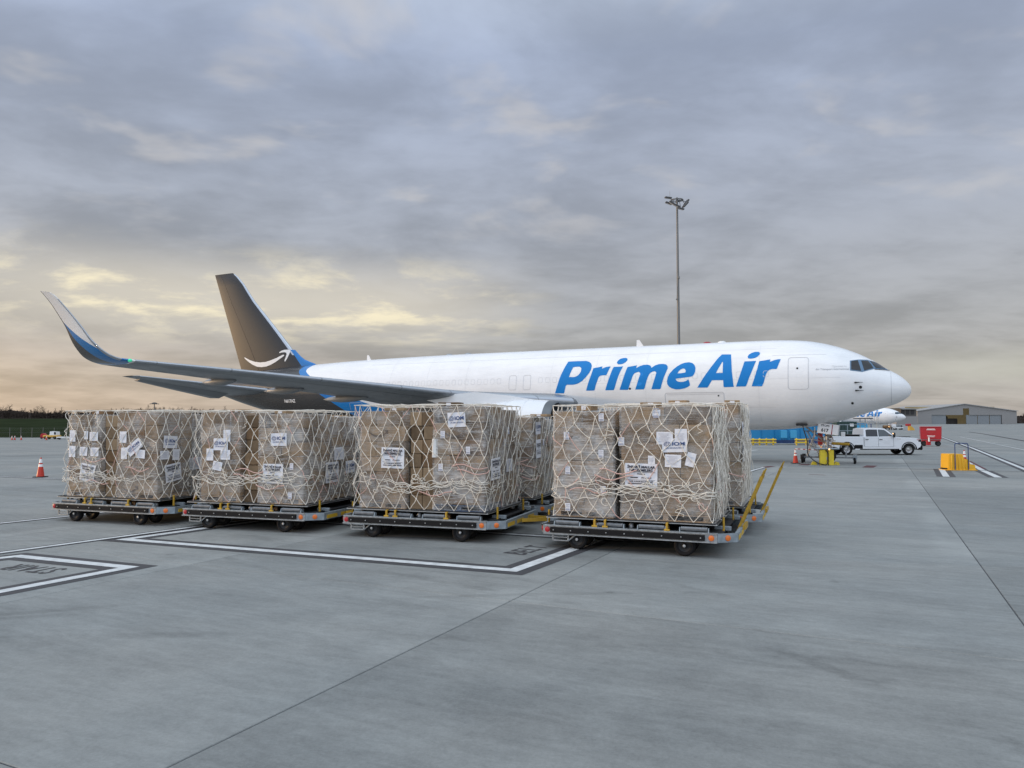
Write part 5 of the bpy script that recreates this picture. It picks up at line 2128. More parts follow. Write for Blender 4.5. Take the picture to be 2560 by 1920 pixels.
CENTRE = {4: (2.589, 14.955), 3: (-1.593, 16.529), 2: (-5.543, 17.849), 1: (-9.239, 19.023)}
ANGLE = {4: R(-22), 3: R(-18.7), 2: R(-18), 1: R(-19.3)}
ORD = {4: 'first', 3: 'second', 2: 'third', 1: 'fourth'}
GAPS = {4: (-1.45, -.29, -.15, 1.48), 3: (-1.32, -.27, .37, 1.48), 2: (-1.30, -.24, .27, 1.40), 1: (-1.36, -.35, .20, 1.40)}
TOPZ = {4: (2.60, 2.67), 3: (2.62, 2.71), 2: (2.61, 2.57), 1: (2.57, 2.63)}
SHEET_LIST = [
    (4, 'f', 0.24, 1.39, 0.60, 0.43, 'goods', -1), (4, 'f', 0.87, 1.96, 0.45, 0.25, 'iom', 2), (4, 'f', 0.69, 2.09, 0.30, 0.23, 'sheet', 0), (4, 'f', 0.99, 2.11, 0.22, 0.30, 'sheet', 0),
    (4, 'f', 0.84, 1.67, 0.29, 0.23, 'sheet', -2), (4, 'f', 1.16, 1.70, 0.16, 0.25, 'sheet', -14), (4, 'f', 0.44, 1.68, 0.13, 0.16, 'sheet', 0), (4, 'f', -0.52, 2.48, 0.10, 0.15, 'label', 0),
    (4, 'f', -1.22, 2.12, 0.11, 0.15, 'label', 0), (4, 'f', -0.13, 2.02, 0.11, 0.16, 'label', 0), (4, 'f', -0.53, 1.78, 0.10, 0.15, 'label', 0), (4, 'f', -1.20, 1.45, 0.10, 0.15, 'label', 0),
    (4, 'f', -1.20, 0.74, 0.10, 0.15, 'label', 0), (4, 'f', -0.49, 1.09, 0.10, 0.15, 'label', 0), (4, 'f', 0.54, 2.56, 0.15, 0.12, 'label', 0), (4, 'e', -0.55, 1.75, 0.30, 0.42, 'goods', 0), (4, 'e', -0.35, 1.25, 0.5, 0.4, 'goods', 4),
    (3, 'f', -0.56, 1.63, 0.53, 0.43, 'goods', -1), (3, 'f', 0.91, 2.44, 0.39, 0.30, 'iom', 3), (3, 'f', 0.60, 2.13, 0.10, 0.15, 'label', 0), (3, 'f', 1.17, 1.81, 0.09, 0.15, 'label', 0), (3, 'f', 0.56, 1.45, 0.10, 0.15, 'label', 0),
    (3, 'e', -0.61, 1.41, 0.55, 0.44, 'goods', 2), (3, 'e', 0.44, 1.43, 0.40, 0.28, 'sheet', 0), (3, 'e', 0.1, 1.95, 0.11, 0.15, 'label', 0), (3, 'e', 0.35, 2.2, 0.11, 0.15, 'label', 0),
    (2, 'f', -0.76, 1.88, 0.39, 0.27, 'iom', 0), (2, 'f', -0.59, 2.08, 0.19, 0.27, 'sheet', 0), (2, 'f', -1.05, 1.64, 0.19, 0.27, 'sheet', 0), (2, 'f', -0.62, 1.64, 0.26, 0.22, 'sheet', 0), (2, 'f', -0.83, 1.38, 0.25, 0.20, 'sheet', -10),
    (2, 'f', 0.82, 2.00, 0.41, 0.28, 'iom', 1), (2, 'f', 0.68, 1.23, 0.52, 0.43, 'goods', -1), (2, 'f', 1.17, 1.40, 0.09, 0.14, 'label', 0), (2, 'f', 1.14, 0.75, 0.10, 0.14, 'label', 0),
    (2, 'e', -0.04, 1.21, 0.55, 0.47, 'goods', 1), (2, 'e', 0.25, 1.64, 0.42, 0.29, 'sheet', 1), (2, 'e', 0.77, 1.30, 0.42, 0.29, 'iom', 2),
    (1, 'f', -1.23, 2.05, 0.19, 0.28, 'sheet', 0), (1, 'f', -0.78, 2.07, 0.13, 0.20, 'sheet', 0), (1, 'f', -0.52, 2.04, 0.27, 0.21, 'sheet', 0), (1, 'f', -1.22, 1.66, 0.21, 0.27, 'sheet', 0), (1, 'f', -0.84, 1.67, 0.25, 0.21, 'sheet', -2),
    (1, 'f', -0.49, 1.66, 0.26, 0.21, 'sheet', 0), (1, 'f', -0.70, 1.15, 0.47, 0.41, 'goods', -8), (1, 'f', 0.41, 2.03, 0.21, 0.27, 'sheet', 0), (1, 'f', 0.77, 1.79, 0.46, 0.25, 'iom', 35), (1, 'f', 0.46, 1.64, 0.18, 0.27, 'sheet', 0),
    (1, 'f', 0.95, 1.63, 0.28, 0.20, 'sheet', -4), (1, 'e', -0.80, 1.91, 0.43, 0.29, 'iom', -3), (1, 'e', -0.98, 1.60, 0.28, 0.20, 'sheet', 0), (1, 'e', -0.62, 1.60, 0.22, 0.26, 'sheet', -2), (1, 'e', -0.70, 1.17, 0.50, 0.42, 'goods', 8),
    (1, 'e', .1, 1.35, .42, .30, 'sheet', 3),
]


def load_dolly(k, back):
    ang = ANGLE[k]
    c = Vector((*CENTRE[k], 0))
    rot = Matrix.Rotation(ang, 3, 'Z')
    if back:
        c = c + rot @ Vector((.22 if k == 4 else .05, 3.02, 0))
    row = 'back' if back else 'front'
    where = '%s %s-row dolly from the raised drawbars' % (ORD[k], row)
    make_dolly('pallet_dolly', c, ang, ('grey steel roller dolly with red reflectors, %s' % where) if k != 4 else 'grey steel roller dolly with its yellow drawbar raised, heading the %s row' % row, k == 4, k)
    # aluminium air cargo sheet
    t = thing('cargo_pallet', c + Vector((0, 0, .560)), ang, 'thin aluminium cargo pallet on the %s' % where, 'pallet', 'aluminium pallets on the dollies')
    mb = MB()
    mb.box((0, 0, .012), (3.18, 2.44, .02), bev=.004)
    sh = mb.obj('pallet_sheet', M['aluminium'], t)
    mb = MB()
    for y in (-1.205, 1.205):
        mb.box((0, y, .028), (3.14, .04, .022), bev=.006)
    for x in (-1.575, 1.575):
        mb.box((x, 0, .028), (.04, 2.36, .022), bev=.006)
    mb.obj('edge_rail', M['dolly_dark'], sh)
    z0 = .588
    a0, a1, b0, b1 = GAPS[k]
    zl, zr = TOPZ[k]
    if back:
        zl, zr = zl + {4: .07, 3: -.18, 2: -.12, 1: -.10}[k], zr + {4: .10, 3: -.20, 2: -.12, 1: -.08}[k]
    stacks = {}
    seed = k * 20 + (100 if back else 0)
    nx, nz = (3, 6) if not back else (2, 5)
    lab = 'wrapped cartons at the %s corner, %s'
    stacks['fl'] = make_stack(c, ang, a0, a1, -1.12, -.02, z0, zl, lab % ('near hitch-end', where), seed + 1, 2, 3 if not back else 2, nz)
    stacks['fr'] = make_stack(c, ang, b0, b1, -1.12, -.02, z0, zr, lab % ('near tow-end', where), seed + 2, nx, 2, nz, skid='skid_blue' if k == 3 and not back else 'timber')
    stacks['bl'] = make_stack(c, ang, -1.42, -.05, .04, 1.12, z0, zl - .04, lab % ('far hitch-end', where), seed + 3, 2, 2, 5)
    stacks['br'] = make_stack(c, ang, .02, 1.42 if k != 1 else 1.36, .04, 1.12, z0, zr - .05, lab % ('far tow-end', where), seed + 4, 2, 2 if back else 3, 5)
    if b0 - a1 > .25 and not back:
        make_stack(c, ang, a1 + .04, b0 - .04, -1.00, -.1, z0, min(zl, zr) - .02, 'loose brown cartons between stacks, %s' % where, seed + 5, 1 if k != 3 else 2, 2, 7, wrapped=False)
    # odd cartons on top
    r = random.Random(seed + 9)
    for q in range(2 if not back else 3):
        w, d, h = r.uniform(.3, .5), r.uniform(.25, .4), r.uniform(.05, .13)
        p = c + rot @ Vector(((a0 + a1) / 2 + q * 1.15 + r.uniform(-.2, .2), r.uniform(-.8, -.3) if not back else r.uniform(-.9, -.5), zl + .005 if q == 0 else zr + .005))
        t = thing('flat_carton', p, ang + r.uniform(-.2, .2), 'flat brown carton topping the %s stacks, %s' % (('hitch-end', 'middle', 'tow-end')[q], where), 'carton', 'flat cartons on the loads')
        mb = MB()
        mb.box((0, 0, h / 2 + .01), (w, d, h), bev=.006)
        mb.obj('carton', M['cardboard'], t)
        mb = MB()
        mb.box((0, -d / 2 - .002, h / 2 + .01), (.1, .003, h * .7))
        mb.obj('label', M['paper'], t)
    rope_net(c, ang, 'white rope cargo net over the %s' % where, seed + 11, z1=max(zl, zr) + .035, messy=(1.0 if not back else .5) * (1.35 if k == 4 else 1), drape_end=(k == 4))
    if not back:
        for n_, (kk, face, u, z, w, h, kind, roll) in enumerate(q for q in SHEET_LIST if q[0] == k):
            u, z = u * .978, CAM_H - (CAM_H - z) * .978
            if face == 'f':
                S = stacks['fl'] if u < (a1 + b0) / 2 else stacks['fr']
                world = c + rot @ Vector((u, -1.160 - .003 * (n_ % 5), z))
                rz = 0
            else:
                S = stacks['fr'] if u < .02 else stacks['br']
                ex = b1 if u < .02 else (1.42 if k != 1 else 1.36)
                world = c + rot @ Vector((ex + .045 + .004 * (n_ % 5), u, z))
                rz = R(90)
            loc = rot.inverted() @ (world - S.location)
            paper(S, kind, w, h, loc, rz, roll, 'paper_sheet' if kind != 'label' else 'carton_label')
    else:
        # sheets on the visible end of the back row
        S = stacks['fr']
        for u, z, w, h, kind in ((-.75, 2.25, .42, .30, 'iom'), (-.72, 1.75, .40, .45, 'goods'), (-.3, 1.9, .11, .15, 'label')):
            world = c + rot @ Vector((b1 + .05, u, z))
            paper(S, kind, w, h, rot.inverted() @ (world - S.location), R(90), 2)
    if not back:
        # curved arrows printed on some of the cartons
        rp_ = random.Random(k)
        for q in range(5):
            S = stacks['fl' if q % 2 else 'fr']
            u = rp_.uniform(a0 + .35, a1 - .3) if q % 2 else rp_.uniform(b0 + .35, b1 - .35)
            z = .75 + rp_.randrange(6) * .335
            mb = MB()
            rows = [[], []]
            for m_ in range(13):
                f = m_ / 12
                wd = .004 + .020 * math.sin(f * math.pi) ** .8
                zz = .10 * (2 * f - 1) ** 2
                rows[0].append(((f - .5) * .44, 0, zz + wd))
                rows[1].append(((f - .5) * .44, 0, zz - wd))
            mb.grid(rows)
            mb.poly([(.15, -.001, .13), (.245, -.001, .14), (.225, -.001, .045)])
            world = c + rot @ Vector((u, -1.128, z))
            mb.obj('carton_print', M['print_brown'], S, loc=rot.inverted() @ (world - S.location), fix=False)
    if k == 3 and not back:
        p = c + rot @ Vector((.39, -1.10, 1.67))
        t = thing('foam_roll', p, ang, 'upright white foam roll behind the net, %s' % where, 'roll')
        mb = MB()
        mb.lathe([(0, .02), (0, .064), (.38, .064), (.38, .02)], (0, 0, 0), (0, 0, 1), 18, closed=True)
        mb.obj('roll', M['foam_white'], t, smooth=40)


for k in (4, 3, 2, 1):
    load_dolly(k, False)
for k in (4, 3, 2, 1):
    load_dolly(k, True)

# ------------------------------------------------------------------ cones, vehicles and stand equipment
def make_cone(loc, label, h=.86, rz=0, group='traffic cones on the apron'):
    t = thing('traffic_cone', loc, rz, label, 'cone', group)
    s = h / .86
    mb = MB()
    mb.box((0, 0, .018 * s), (.44 * s, .44 * s, .036 * s), bev=.012 * s)
    mb.obj('base', M['black_rubber'], t)
    rad = lambda z: (.155 - .125 * (z / .86)) * s
    mb = MB()
    mb.lathe([(.03 * s, rad(0)), (.82 * s, rad(.82)), (.86 * s, rad(.84) * .9), (.86 * s, 0)], n=24)
    body = mb.obj('body', M['cone_orange'], t, smooth=50)
    for a, b in ((.46, .57), (.63, .80)):
        mb = MB()
        mb.lathe([(a * s, rad(a) + .004), (b * s, rad(b) + .004)], n=24)
        mb.obj('reflective_band', M['cone_band'], body, smooth=50, fix=True)
    return t


for (px, py), lab in (((101, 1193), 'orange cone with two white bands standing alone beside the fourth dolly'),
                      ((1989, 1158.5), 'orange cone holding the striped bar beside the nose wheel'),
                      ((2411.5, 1163), 'orange cone standing behind the yellow plastic step')):
    make_cone(gp(px, py), lab)
for px, py, lab in ((33, 1099, 'far orange cone in the pair on the apron edge, standing taller'), (40, 1100.2, 'far orange cone in the pair on the apron edge, standing nearer'),
                    (56, 1098, 'far orange cone alone between the pair and the tug'), (119, 1100, 'far orange cone in front of the white tug')):
    Y = 146.0
    x = (px - 1280) / FPX * Y
    make_cone((x, Y, ground_z(x, Y) - .02), lab)


def wheel(parent, c, r, w, rim_m='rim', n=28, face=-1):
    mb = MB()
    tyre(mb, c, (0, 1, 0), r, w, n)
    ty = mb.obj('wheel', M['tyre'], parent, smooth=50)
    mb = MB()
    y = face * w * .36
    c = Vector(c)
    mb.lathe([(y * .2, r * .60), (y, r * .585), (y * .8, r * .50), (y * .7, r * .30), (y * 1.05, r * .18), (y * 1.05, 0)], c, (0, 1, 0), 20)
    rim = mb.obj('rim', M[rim_m], ty, smooth=30)
    mb = MB()
    for k in range(8):
        a = k * math.pi / 4
        p = c + Vector((math.cos(a) * r * .41, y * .78, math.sin(a) * r * .41))
        mb.lathe([(0, r * .06), (face * .006, 0)], p, (0, 1, 0), 8)
    o = mb.obj('rim_hole', M['black'], ty)
    o['kind'] = 'stuff'
    return ty


def pickup():
    # local x forward, wheelbase centred, near side at -y
    Y = 56.6
    x = (2176 - 1280) / FPX * Y
    T = thing('pickup_truck', (x, Y, 0), 0, 'white crew cab pickup truck parked under the nose', 'truck')
    HW = 1.03
    body = [(-3.35, .62), (-3.35, 1.33), (-1.02, 1.35), (-1.02, 1.30), (1.22, 1.30), (1.45, 1.36), (2.9, 1.26), (3.12, 1.15), (3.20, .95), (3.20, .60), (2.90, .52)]
    ar, af, rr = -2.3, 2.3, .53
    def arch(cx):
        return [(cx + rr * math.cos(a), .42 + rr * .98 * math.sin(a)) for a in (math.pi * k / 12 for k in range(13))]
    poly = body + [(af + rr + .02, .47)] + arch(af) + [(af - rr - .02, .45), (ar + rr + .02, .45)] + arch(ar) + [(ar - rr - .02, .55)]
    up = Matrix.Rotation(R(90), 4, 'X')
    mb = MB()
    mb.prism(poly, -HW, HW, up)
    bmesh.ops.bevel(mb.bm, geom=[e for e in mb.bm.edges if abs(abs(e.verts[0].co.y) - HW) < 1e-4 and abs(abs(e.verts[1].co.y) - HW) < 1e-4 and abs(e.verts[0].co.y - e.verts[1].co.y) < 1e-4], offset=.045, segments=2, affect='EDGES')
    b = mb.obj('body', M['truck_white'], T, smooth=40)
    # bed opening
    mb = MB()
    mb.box((-2.27, 0, 1.352), (2.36, 1.72, .02))
    mb.obj('bed_liner', M['black_rubber'], T)
    for y in (-.93, .93):
        mb = MB()
        mb.box((-2.28, y, 1.362), (2.5, .14, .04), bev=.015)
        mb.obj('bed_rail', M['truck_white'], T)
    # cab
    cab = [(-1.02, 1.29), (-.98, 1.95), (-.75, 2.0), (.35, 2.0), (.62, 1.95), (1.42, 1.33)]
    mb = MB()
    tw = lambda z: HW - .03 - max(0, z - 1.3) * .24
    rows = [[(px_, -tw(z), z) for px_, z in cab], [(px_, -tw(z) + .10, z + .012) for px_, z in cab], [(px_, 0, z + .025) for px_, z in cab], [(px_, tw(z) - .10, z + .012) for px_, z in cab], [(px_, tw(z), z) for px_, z in cab]]
    vs = mb.grid(rows)
    mb._face(vs[0])
    mb._face(vs[-1][::-1])
    mb.obj('cab', M['truck_white'], T, smooth=30)
    def side_panel(name, pts, m, off, par=T, y_side=-1):
        mb = MB()
        mb.poly([(a, y_side * (tw(z) + off), z) for a, z in pts])
        return mb.obj(name, M[m], par)
    for sdn in (-1, 1):
        side_panel('window', [(-.86, 1.38), (-.84, 1.86), (-.70, 1.90), (.02, 1.90), (.02, 1.38)], 'truck_glass', .006, y_side=sdn)
        side_panel('window', [(.08, 1.38), (.08, 1.90), (.50, 1.88), (.62, 1.83), (1.12, 1.40)], 'truck_glass_light', .006, y_side=sdn)
    mb = MB()
    wp = [(.66, 1.925), (1.42, 1.36)]
    mb.grid([[(px_ + .012, s * (tw(z) - .07), z + .03) for px_, z in wp] for s in (-1, -.33, .33, 1)])
    mb.obj('windscreen', M['truck_glass'], T)
    # doors
    for x0, x1 in ((-1.0, .03), (.03, 1.16)):
        mb = MB()
        for a in (x0, x1):
            mb.box((a, -HW - .001, .98), (.014, .006, .68))
        mb.box(((x0 + x1) / 2, -HW - .001, .62), (x1 - x0, .006, .014))
        d = mb.obj('door_joint', M['black'], T)
        mb = MB()
        mb.box((x0 + .18, -HW - .025, 1.16), (.24, .035, .045), bev=.012)
        mb.obj('door_handle', M['black'], d)
    mb = MB()
    mb.box((-1.05, -HW - .001, .98), (.02, .005, .7))
    mb.obj('bed_gap', M['black'], T)
    for sdn in (-1, 1):
        mb = MB()
        mb.box((1.12, sdn * 1.20, 1.50), (.14, .24, .36), bev=.05)
        mb.tube([(1.16, sdn * .98, 1.38), (1.12, sdn * 1.14, 1.36)], .03, 6)
        mi = mb.obj('wing_mirror', M['black'], T)
        mb = MB()
        mb.box((1.03, sdn * 1.22, 1.60), (.02, .14, .08))
        mb.obj('mirror_lamp', M['lamp_amber'], mi)
        # dark wheel-arch trims
        for cx in (ar, af):
            mb = MB()
            o = [(cx + q * math.cos(a), .42 + q * .98 * math.sin(a)) for q, rev in ((rr - .005, 1), (rr + .055, -1)) for a in [math.pi * k / 14 for k in range(15)][::rev]]
            mb.prism(o, -.006, .012, Matrix.Translation((0, sdn * (HW + .004), 0)) @ up)
            mb.obj('arch_trim', M['black_rubber'], T)
            wheel(T, (cx, sdn * .88, .42), .42, .28, face=sdn)
    mb = MB()
    mb.box((0, 0, .5), (6.1, 1.5, .22))
    mb.obj('chassis', M['black_rubber'], T)
    mb = MB()
    mb.box((0.1, -1.03, .44), (2.9, .14, .06), bev=.02)
    mb.obj('side_step', M['black_rubber'], T)
    mb = MB()
    mb.box((-1.45, -HW - .004, .62), (.62, .012, .28), bev=.004)
    mb.obj('fuel_guard', M['black_rubber'], T)
    mb = MB()
    mb.box((3.24, 0, .56), (.22, 2.0, .36), bev=.06)
    mb.obj('front_bumper', M['black_rubber'], T, smooth=40)
    mb = MB()
    mb.box((3.205, 0, .98), (.05, 1.5, .36), bev=.02)
    mb.obj('grille', M['black'], T)
    for sdn in (-1, 1):
        mb = MB()
        mb.box((3.10, sdn * .90, 1.06), (.26, .28, .20), bev=.04)
        h = mb.obj('headlight', M['black'], T)
        mb = MB()
        mb.box((3.0, sdn * 1.02, 1.14), (.24, .06, .05), bev=.015)
        mb.obj('side_marker', M['beacon_red'], h)
        mb = MB()
        mb.box((3.22, sdn * .86, .74), (.06, .24, .14), bev=.02)
        mb.obj('fog_lamp', M['chrome'], T)
    mb = MB()
    mb.box((-3.4, 0, .62), (.16, 1.95, .2), bev=.04)
    mb.obj('rear_bumper', M['chrome'], T)
    mb = MB()
    mb.box((2.2, 0, 1.345), (1.2, .7, .05), bev=.02)
    mb.obj('bonnet_scoop', M['black'], T)
    mb = MB()
    mb.box((1.55, -HW - .003, 1.20), (.3, .006, .05))
    mb.obj('badge', M['chrome'], T)
    mb = MB()
    mb.box((.62, -HW - .001, .92), (.6, .003, .03))
    mb.box((.62, -HW - .001, .84), (.45, .003, .02))
    mb.tube([(.4, -HW - .002, 1.02), (.5, -HW - .003, 1.10), (.62, -HW - .003, 1.0), (.74, -HW - .003, 1.11), (.86, -HW - .002, 1.03)], .008, 4)
    mb.obj('door_decal', M['seam_faint'], T)
    mb = MB()
    mb.tube([(.9, -.8, 1.33), (.9, -.82, 2.1)], .006, 4)
    mb.obj('aerial', M['black'], T)
    # load in the bed
    c = thing('tool_chest', (x - 1.45, Y, 1.365), 0, 'black tool chest standing in the bed of the pickup', 'chest')
    mb = MB()
    mb.box((0, 0, .06), (.5, 1.5, .12), bev=.03)
    mb.obj('box', M['black_rubber'], c)
    mb = MB()
    mb.box((0, 0, .14), (.52, 1.52, .04), bev=.01)
    mb.obj('lid', M['black'], c)
    c = thing('white_bucket', (x - 2.35, Y - .5, 1.385), 0, 'white pail standing in the bed of the pickup', 'bucket')
    mb = MB()
    mb.lathe([(0, 0), (0, .14), (.32, .16), (.33, .165), (.33, 0)], n=16)
    mb.obj('pail', M['white_plain'], c, smooth=40)


pickup()


def red_cart():
    Y = 78.0
    x = (2324 - 1280) / FPX * Y
    T = thing('fire_cart', (x, Y, 0), R(-25), 'red box trailer with white lettering parked beyond the pickup bonnet', 'trailer')
    mb = MB()
    mb.prism([(-1.08, .72), (1.08, .72), (1.14, 2.05), (-1.14, 2.05)], -.8, .8, Matrix.Rotation(R(90), 4, 'X'))
    bmesh.ops.bevel(mb.bm, geom=mb.bm.edges[:], offset=.05, segments=2, affect='EDGES')
    mb.obj('box', M['red_gse'], T, smooth=40)
    mb = MB()
    mb.box((0, 0, 2.09), (2.34, 1.7, .08), bev=.03)
    mb.obj('lid', M['red_gse'], T)
    T.scale = (.86, .86, .95)
    mb = MB()
    mb.box((0, 0, .6), (2.0, 1.3, .16))
    mb.box((-.3, -.75, .35), (.5, .3, .5), bev=.03)
    mb.obj('frame', M['red_gse'], T)
    for xx, yy in ((-.75, -.6), (.75, -.6), (-.75, .6), (.75, .6)):
        wheel(T, (xx, yy, .28), .28, .18, 'dolly_dark', 20)
    for z, w, h in ((1.86, .8, .06), (1.77, .95, .05), (1.12, .85, .05), (1.02, .7, .04)):
        mb = MB()
        mb.box((0, -.815, z), (w, .012, h), (R(0), 0, 0))
        mb.obj('lettering_strip', M['white_plain'], T)
    mb = MB()
    mb.tube([(-.5 + k * .1, -.82, 1.52 - .10 * math.sin(k * math.pi / 10)) for k in range(11)], .018, 5)
    mb.obj('curved_stripe', M['cone_red'], T)
    mb = MB()
    mb.cyl((-.25, -.95, .5), (-.25, -.95, .95), .09, n=12)
    mb.obj('extinguisher', M['white_plain'], T, smooth=40)
    mb = MB()
    mb.tube([(-.25, -.8, .45), (-.25, -1.3, .35)], .035, 6)
    mb.obj('tow_tongue', M['red_gse'], T)


red_cart()


def plastic_step():
    p = gp(2393, 1175)
    sc = 1.0
    T = thing('plastic_step', (p.x, p.y, 0), R(-4), 'yellow ribbed plastic boarding step with blue handrail', 'step')
    prof = [(-.62, 0), (-.58, .82), (.10, .82), (.12, .56), (.38, .56), (.40, .30), (.66, .30), (.70, 0)]
    mb = MB()
    mb.prism(prof, -.42, .42, Matrix.Rotation(R(90), 4, 'X'))
    bmesh.ops.bevel(mb.bm, geom=mb.bm.edges[:], offset=.025, segments=2, affect='EDGES')
    mb.obj('step_block', M['step_yellow'], T, smooth=40)
    for k in range(5):
        x = -.46 + k * .17
        mb = MB()
        h = .74 if k < 4 else .5
        mb.box((x, -.435, h / 2 + .04), (.07, .05, h), bev=.02)
        mb.obj('side_rib', M['step_yellow'], T, smooth=40)
    mb = MB()
    mb.box((.03, 0, .02), (1.46, .94, .04), bev=.012)
    mb.obj('base_flange', M['step_yellow'], T)
    mb = MB()
    a, b = Vector((-.32, -.47, .05)), Vector((.32, -.47, .05))
    mb.tube([a, a + Vector((0, 0, 1.22)), a + Vector((.02, 0, 1.29)), a + Vector((.08, 0, 1.31)), b + Vector((-.08, 0, 1.31)), b + Vector((-.02, 0, 1.29)), b + Vector((0, 0, 1.22)), b], .024, 8)
    mb.obj('handrail', M['rail_blue'], T, smooth=60)
    mb = MB()
    mb.cyl((-.64, -.3, .06), (-.64, .3, .06), .05, n=10)
    mb.obj('transport_roller', M['black_rubber'], T, smooth=40)


plastic_step()


def stand_gear():
    # yellow power-pit cabinet to starboard of the nose wheel
    p = gp(2067, 1163)
    T = thing('power_pit_cabinet', (p.x, p.y, 0), R(-10), 'yellow two-leaf ground power cabinet in front of the nose wheel', 'cabinet')
    for x, w in ((-.18, .40), (.22, .28)):
        mb = MB()
        mb.box((x, 0, .44), (w, .30, .88), bev=.02)
        d = mb.obj('door', M['cabinet_yellow'], T)
    mb = MB()
    mb.box((-.02, -.165, .38), (.05, .03, .16), bev=.01)
    mb.obj('latch', M['steel'], T)
    mb = MB()
    mb.box((0, .02, .93), (1.3, .5, .07), bev=.02)
    mb.obj('top_tray', M['dolly_grey'], T)
    mb = MB()
    mb.lathe([(0, .05), (.04, .05), (.06, .03), (.07, 0)], (.10, -.19, .90), (0, -1, .2), 10)
    mb.obj('lamp', M['lamp_amber'], T, smooth=40)
    for x in (-.62, .60):
        mb = MB()
        mb.prism([(-.16, 0), (.16, 0), (.12, .14), (-.05, .2)], -.1, .1, Matrix.Translation((x, .35, 0)) @ Matrix.Rotation(R(90), 4, 'X'))
        c = add('wheel_chock', mb.mesh('wheel_chock', M['cabinet_yellow']), None, T.location.copy(), (0, 0, R(-10)))
        tag(c, 'yellow wheel chock on the %s side of the power cabinet' % ('cone' if x < 0 else 'pickup'), 'chock', 'chocks at the nose wheel')
    # power cable from the hull socket down to the cabinet
    a = Vector(jet.matrix_basis @ ac(5.67, 1.1, 2.26))
    q = Vector((p.x, p.y, 0))
    mb = MB()
    pts = [a, a + Vector((.02, -.1, -.3)), a + Vector((.1, -.4, -1.0)), Vector((q.x - .85, q.y + .5, .6)), Vector((q.x - .6, q.y, .18)), Vector((q.x - .30, q.y - .22, .05)), Vector((q.x - .1, q.y - .24, .06)), Vector((q.x - .02, q.y - .2, .3)), Vector((q.x - .02, q.y - .2, .7)), Vector((q.x - .12, q.y - .19, .86))]
    fine = []
    for i in range(len(pts) - 1):
        p0, p1, p2, p3 = pts[max(i - 1, 0)], pts[i], pts[i + 1], pts[min(i + 2, len(pts) - 1)]
        for k in range(6):
            t = k / 6
            fine.append(0.5 * ((2 * p1) + (p2 - p0) * t + (2 * p0 - 5 * p1 + 4 * p2 - p3) * t * t + (3 * p1 - p0 - 3 * p2 + p3) * t ** 3))
    fine.append(pts[-1])
    mb.tube(fine, .032, 7)
    cb = thing('power_cable', (a.x, a.y, 0), 0, 'black ground power cable hanging from the belly to the yellow cabinet', 'cable')
    o = mb.obj('cable', M['hose'], cb, smooth=60)
    o.location = -cb.location
    mb = MB()
    mb.box(a + Vector((-.05, 0, .02)), (.62, .3, .12), (0, 0, GRID_A), bev=.03)
    o = mb.obj('plug', M['hose'], cb)
    o.location = -cb.location
    # striped bar from the cone to the cabinet
    c = gp(1989, 1158.5)
    b1 = Vector((q.x - .35, q.y + .1, .84))
    a1 = Vector((c.x, c.y, .86))
    t = thing('cone_bar', (a1.x, a1.y, a1.z), 0, 'red and white striped bar from the cone to the power cabinet', 'bar')
    n = 9
    for k in range(n):
        mb = MB()
        mb.cyl((b1 - a1) * (k / n), (b1 - a1) * ((k + 1) / n), .022, n=8)
        mb.obj('stripe', M['cone_band'] if k % 2 == 0 else M['cone_red'], t, smooth=40)
    # wheeled steel maintenance stand round the nose leg
    w = jet.matrix_basis
    s0 = Vector((w @ ac(4.55, -.9, 0)))
    T = thing('maintenance_stand', (s0.x, s0.y, 0), GRID_A, 'grey tubular maintenance stand on small black wheels around the nose leg', 'stand')
    mb = MB()
    X0, X1, Y0, Y1 = -1.3, 1.55, -.5, .5
    for y in (Y0, Y1):
        mb.tube([(X0, y, .34), (X1, y, .34)], .035, 6)
        mb.tube([(X0 + .2, y, .34), (X0 + .75, y, 1.9)], .03, 6)
        mb.tube([(X0 + 1.0, y, .34), (X0 + .25, y, 1.9)], .03, 6)
        mb.tube([(X0 + .2, y, 1.1), (X0 + 1.7, y, .5)], .03, 6)
        mb.tube([(X0 + .1, y, 1.9), (X0 + 1.0, y, 1.9)], .03, 6)
        mb.tube([(X1 - .5, y, .34), (X1 - .35, y, 1.2)], .03, 6)
        mb.tube([(X0 + .2, y, 1.45), (X1 - .4, y, 1.05)], .03, 6)
    for x in (X0, 0, X1, X0 + .6):
        mb.tube([(x, Y0, .34), (x, Y1, .34)], .03, 6)
    mb.obj('frame', M['steel'], T, smooth=60)
    for x in (X0, X1):
        for y in (Y0 - .1, Y1 + .1):
            mb = MB()
            tyre(mb, (x, y, .2), (1, 0, 0), .2, .12, 20)
            wv = mb.obj('wheel', M['tyre'], T, smooth=50)
            mb = MB()
            mb.box((x, y, .36), (.2, .18, .3), bev=.02)
            mb.obj('wheel_guard', M['dolly_grey'] if x > 0 else M['dolly_dark'], wv)
    mb = MB()
    mb.box((X0 + .95, Y1, 1.5), (.28, .1, .9), bev=.03)
    mb.obj('red_cover', M['cone_red'], T)
    mb = MB()
    mb.cyl((.35, -.55, 1.18), (1.3, -.55, 1.14), .09, n=10)
    mb.obj('pad_bar', M['yellow_old'], T, smooth=40)


stand_gear()


